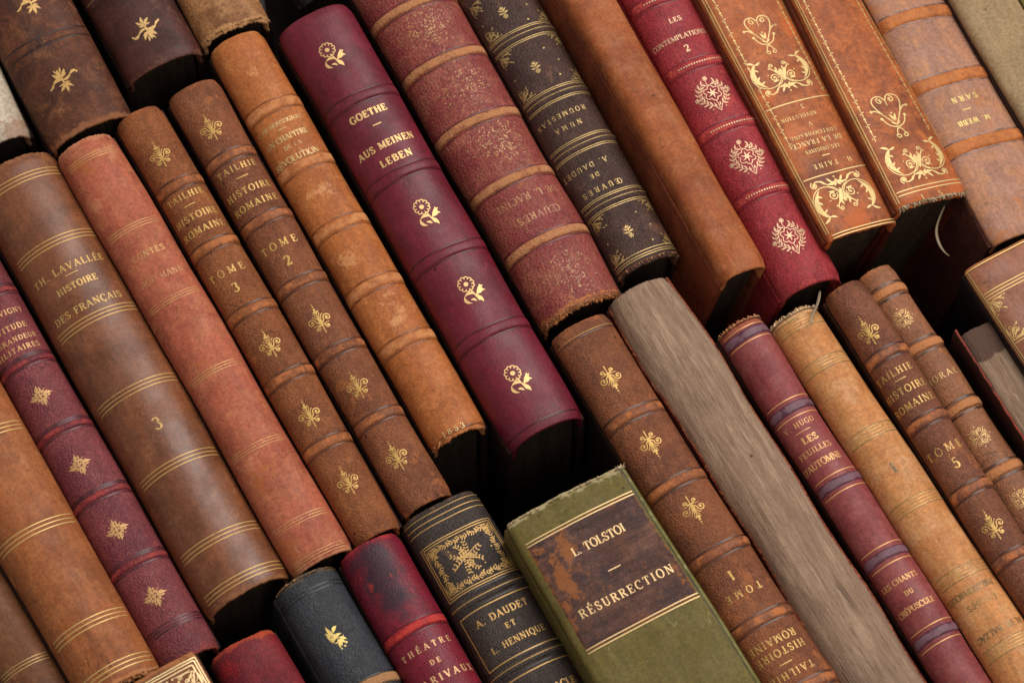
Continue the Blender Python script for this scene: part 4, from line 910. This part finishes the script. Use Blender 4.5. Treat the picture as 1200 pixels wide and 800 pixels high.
for yy in (y0 + 1.5 * PX, y0 - 2.5 * PX, y1 + 2.5 * PX, y1 - 2 * PX): b.rib('gilt_rule', [([(x0 + .0003, yy), (x1 - .0003, yy)], 1.3 * PX)], g, .0003)
b.text('L. TOLSTOI', (701, 632), 12, g, 66, weight=.85, h=.0003); b.rib('gilt_dash', [(np.array([(b.uv((720, 665))[0] - 8 * PX, b.uv((720, 665))[1]), (b.uv((720, 665))[0] + 8 * PX, b.uv((720, 665))[1])]), 1.3 * PX)], g, .0003)
b.text('RÉSURRECTION', (734, 692), 12, g, 116, weight=.8, h=.0003)
edge = leather('joint_olive', (116, 112, 62), (90, 86, 46), (140, 134, 84), (186, 172, 130), None, 2400, .2, .55, 38.5)
b.rib('joint_ridge', [([(.90 * b.A, -.0006), (.90 * b.A, -b.L + .001)], 3.4 * PX)], edge, .00025); b.rib('joint_crease', [([(.865 * b.A, -.0006), (.865 * b.A, -b.L + .001)], 1.2 * PX)], b.tool, .0001)
b.tufts(0, 60, pale.m, .0013); b.tufts(0, 26, pale.m, .0026, (.8, 1.0))
# ---- 28 Roman history tome 1 upside down
b, g = roman('roman_one', 'brown leather book lettered TOME 1 upside down, right of the olive book', ((645, 405), (886, 795)), ((712, 372), (983, 800)), ('R', (710, 370)), ('R', (1023, 862)),
             (138, 80, 48), (100, 58, 40), (152, 94, 60), [(740, 486), (791, 565), (841, 646), (889, 727), (947, 802)], 0, 39, z=.001)
for p in ((716, 444), (763, 520), (813, 597)): b.orn(fleuron(), p, 31, g, rot=math.pi)
b.text('1', (857, 674), 14, g, rot=180); b.text('TOME', (872, 693), 10, g, 44, rot=180, weight=.8); b.text('ROMAINE', (905, 751), 10.5, g, 58, rot=180, weight=.8); b.text('HISTOIRE', (915, 763), 10.5, g, 60, rot=180, weight=.8)
b.dash((921, 776), g, 16); b.text('TAILHIE', (929, 787), 10, g, 54, rot=180, weight=.8); b.rule((683, 389), b.tool, (-4,), 1.5, (-.95, .95), name='tooled_line')
b.rule((683, 389), g, (-1,), .5, (-.9, .9))
# ---- books whose spine leather is gone, the rough backing laid bare
def bare(nm, label, L, R, s_, e, z, seed, r, p, stains=(), remnant=None, **kw):
    b = Book('antique_book', label, L, R, s_, e, r=r, p=p, z=z, mat=PAGEF, pages=PAGEK, group=G2, fray=(.35, .2), wear=0, disp=.00045, stains=stains, board=remnant, **kw)
    b.spine(name='bare_backing'); b.case(); rs = np.random.RandomState(seed)
    for sd in (-1, 1):
        n = 260; w0 = np.convolve(rs.uniform(-.04, .17, n + 8), np.ones(9) / 9, 'valid')[:n] * (1.5 if sd > 0 else 1.0) + rs.uniform(0, .035, n); y = -np.linspace(0.0002, b.L - .0002, n); V = []
        for f, h in ((0, .0001), (.25, .0004), (.8, .00035), (1, -.0001)):
            V.append(b.surf(sd * b.A * (1.0 - np.maximum(.006, w0) * f), y, h))
        V = np.concatenate(V); o = link('leather_remnant', V, gridfaces(4, n, flip=sd > 0), remnant, b.root, True, {'wear': rs.uniform(0, .9, len(V)), 'stain': np.zeros(len(V))})
    return b
redb = leather('board_redbrown', (112, 48, 32), (66, 30, 24), (138, 70, 42), (160, 88, 54), None, 1500, .5, .5, 40)
redd = leather('board_red_shaded', (50, 24, 20), (32, 18, 17), (70, 30, 24), (150, 66, 46), None, 1500, .4, .45, 41)  # dark base paints shade on the board faces; only the ridge stays red
bare('bare_grey', 'wide book whose spine leather is gone, rough grey brown backing bare along its length', ((714, 366), (984, 800)), ((785, 329), (1087, 800)), ('R', (783, 326)), ('R', (1128, 864)), .001, 3, .0085, 2.1, [(722, 372, 20, .35), (750, 352, 16, .35), (775, 335, 12, .45)], redb)
# ---- 30 wine Hugo
b = B('wine_hugo', 'wine red book with plum bars lettered LES FEUILLES D\'AUTOMNE and a torn head', ((842, 402), (1104, 812)), ((891, 375), (1161, 797)), ('R', (890, 373)), ('R', (1202, 861)),
      (142, 68, 66), (116, 46, 50), (152, 86, 80), (166, 90, 66), grain=2400, gstr=.13, seed=42, r=.008, p=2.1, wear=.6, fray=(1.1, .2), group=G2, rough=.4, mot=.6, z=-.001)
bm = leather('band_plum_glare', (86, 42, 58), (64, 30, 46), (98, 54, 66), (122, 88, 98), None, 2400, .1, .3, 42.5, .4, .5, .6)  # palest colour paints the lavender glare along each bar's crest
g = gilt('gilt_hugo', b.base, (232, 172, 108), -.1, 42)
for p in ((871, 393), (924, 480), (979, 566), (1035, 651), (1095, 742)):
    y = b.band(p, bm, .0036, .0005, 0.75, trange=(-.9, .9)); b.rule(None, g, (-11.5, 11.5) if p[0] > 880 else (-9, 9), 1.2, (-.82, .9), y=y)  # crest mask brings out the painted glare
b.text('V. HUGO', (936, 497), 7.5, g, 38, weight=.8); b.dash((941, 505), g, 19, .9); b.text('LES', (949, 513), 9.5, g, 18, weight=1.4); b.text('FEUILLES', (955, 526), 8, g, 42, weight=.9); b.text("D'AUTOMNE", (962, 541), 9.5, g, 54)
b.text('LES CHANTS', (1053, 680), 7.5, g, 48, weight=1.1); b.text('DU', (1065, 693), 6.5, g, 10, weight=1.1); b.text('CRÉPUSCULE', (1073, 710), 8, g, 48, weight=1.1)
b.tufts(0, 240, leather('torn_wine', (150, 84, 54), (100, 50, 38), (180, 116, 74), (196, 140, 96), None, 1500, .3, .7, 42.7), .0015)
# ---- 31 light tan vellum
b = B('light_tan', 'light tan calf book with tarnished dark lettering, numbered 1, its head torn', ((905, 393), (1163, 799)), ((968, 377), (1204, 735)), ('R', (957, 361)), ('R', (1288, 862)),
      (204, 138, 82), (180, 112, 62), (208, 156, 106), (206, 160, 112), grain=1900, gstr=.16, seed=43, r=.009, p=2.1, wear=.45, fray=(1.4, .2), group=G2, mot=.7, rough=.5)
g = gilt('gilt_lighttan', (120, 84, 44), (214, 176, 104), .35, 43); gd = gilt('tarnished_gilt', (92, 66, 42), (170, 132, 80), .6, 44, .3)
for p in ((933, 380), (962, 427), (1015, 509), (1069, 590), (1125, 671), (1177, 757)):
    b.rule(p, g, (-6, -2, 2, 6), .9, (-.82, .82)); b.rule(p, gd, (-7.3, 7.3), .7, (-.8, .8))
b.text('1', (1047, 547), 16, gd, weight=1.2); b.text('PHILOSOPHIQUES', (1136, 692), 8.5, gd, 62, rot=180, weight=1.1); b.text('ÉTUDES', (1151, 704), 8, gd, 36, rot=180, weight=1.1); b.dash((1162, 722), gd, 10, .8)
b.text('H. DE BALZAC', (1171, 736), 8.5, gd, 58, rot=180, weight=1.1)
b.tufts(0, 220, leather('torn_tan', (196, 150, 104), (160, 110, 70), (210, 170, 126), (222, 190, 150), None, 1500, .3, .8, 43.7), .0018)
ribbon(b, [((961, 340), -.004), ((960, 352), .000), ((956, 362), .002), ((951, 371), .003), ((950, 380), .0035)], 2.2)
# ---- 32, 33
b, g = roman('roman_five', 'dark brown grained book lettered HISTOIRE ROMAINE TOME 5, right of the light tan book', ((967, 357), (1203, 727)), ((1015, 337), (1182, 597)), ('R', (1010, 331)), ('R', (1262, 722)),
             (128, 76, 52), (92, 50, 36), (142, 92, 66), [(1036, 415), (1086, 491), (1137, 572), (1184, 652)], 0, 45, z=.002)
for p in ((1017, 388), (1163, 615)): b.orn(fleuron(), p, 32, g)
b.text('TAILHIE', (1046, 437), 10, g, 50, weight=.85); b.dash((1055, 444), g, 15); b.text('HISTOIRE', (1060, 456), 10.5, g, 58, weight=.85); b.text('ROMAINE', (1070, 472), 10.5, g, 56, weight=.85)
b.text('TOME', (1106, 526), 11.5, g, 46, weight=.85); b.text('5', (1120, 542), 15, g)
b = B('horace', 'brown book lettered HORACE half hidden behind the TOME 5 volume', ((1003, 333), (1172, 597)), ((1046, 314), (1200, 550)), ('R', (1045, 312)), ('R', (1262, 645)),
      (148, 94, 62), (110, 70, 48), (158, 106, 76), (180, 112, 64), grain=1700, gstr=.3, seed=46, r=.0065, wear=.4, fray=(.3, .2), group=G2, z=-.005, rough=.45)
bm = leather('band_horace', (158, 96, 56), (96, 60, 44), (176, 112, 68), (192, 126, 78), None, 1500, .3, .5, 46.5)
for p in ((1041, 341), (1087, 402), (1133, 473), (1179, 547)):
    y = b.band(p, bm, .0038, .001, .9); b.rule(None, b.tool, (-9, 9), 3.0, (-.93, .93), name='tooled_line', y=y)
g = gilt('gilt_horace', b.base, (220, 178, 112), .0, 46)
for p in ((1058, 373), (1148, 512), (1196, 584)): b.orn(quatre(), p, 28, g, wm=.6)
b.text('HORACE', (1107, 438), 9, g, 50, weight=.75)
# ---- 34 fore edge with dark red board
b = bare('bare_dark', 'book with bare backing, dark stained head and raised dark red board at the right edge', ((1126, 397), (1192, 503)), ((1175, 378), (1240, 482)), ('R', (1173, 374)), ('R', (1300, 578)), -.003, 8, .003, 2.6, [(1140, 400, 24, 1.3), (1165, 390, 24, 1.3), (1150, 412, 18, 1.0), (1128, 410, 14, .8)], redb, boards=(0, 1))
rs = np.random.RandomState(4); n2 = 120; V = []; ring = [(.0018, -.10), (.0018, .0006), (.0015, .0013), (.0009, .0014), (.0004, .0006), (.0003, -.10)]
jag = np.convolve(rs.normal(0, .0006, n2 + 5), np.ones(5) / 5, 'same')
for i in range(n2 + 1):
    y = .0022 - (b.L + .0022) * i / n2
    for k, (u, wz) in enumerate(ring): V.append((-(b.ww(y) / 2 + u) + b.cx(y), y, (wz + jag[i] * (0 < k < 5)) + b.D))
F = [(i * 6 + j, i * 6 + j + 6, i * 6 + j + 7, i * 6 + j + 1) for i in range(n2) for j in range(5)] + [tuple(range(6))]
link('board', V, F, redd, b.root, True, {'wear': [.75 if k % 6 in (2, 3) else -.6 for k in range(len(V))], 'stain': [0.] * len(V)})  # wear here only masks the red ridge from the painted shade on the sides
# ---- 35 far right gilt
b = B('gilt_right', 'brown book with gilt border and corner scrolls cut off by the right edge', ((1129, 323), (1156, 363)), ((1219, 270), (1248, 313)), ('L', (1128, 321)), ('L', (1260, 521)),
      (150, 94, 68), (122, 74, 52), (160, 110, 88), (168, 104, 62), grain=2600, gstr=.12, seed=47, r=.004, p=3, z=.004, wear=.5, fray=(.15, .2), group=G2, rough=.36, board=leather('board_black', (30, 22, 20), (20, 15, 14), (40, 28, 24), (60, 40, 30), None, 2600, .2, .6, 47.5))
g = gilt('gilt_right', b.base, (224, 186, 112), -.2, 47)
b.rib('gilt_border', [([(-q * b.A, -.001), (-q * b.A, -b.L + .001)], 1.2 * PX) for q in (.93, .88)], g)
b.rule((1170, 298), g, (0,), 1.3, (-.95, .95))
y0 = b.uv((1178, 335))[1]; b.rule(None, g, (-4, 0, 4), 1.2, (-.86, .86), y=y0)
y1 = b.uv((1206, 388))[1]; corners(b, y0 - 6 * PX, y1, g, 30, .85); b.rule(None, g, (-4, 0), 1.2, (-.86, .86), y=y1)
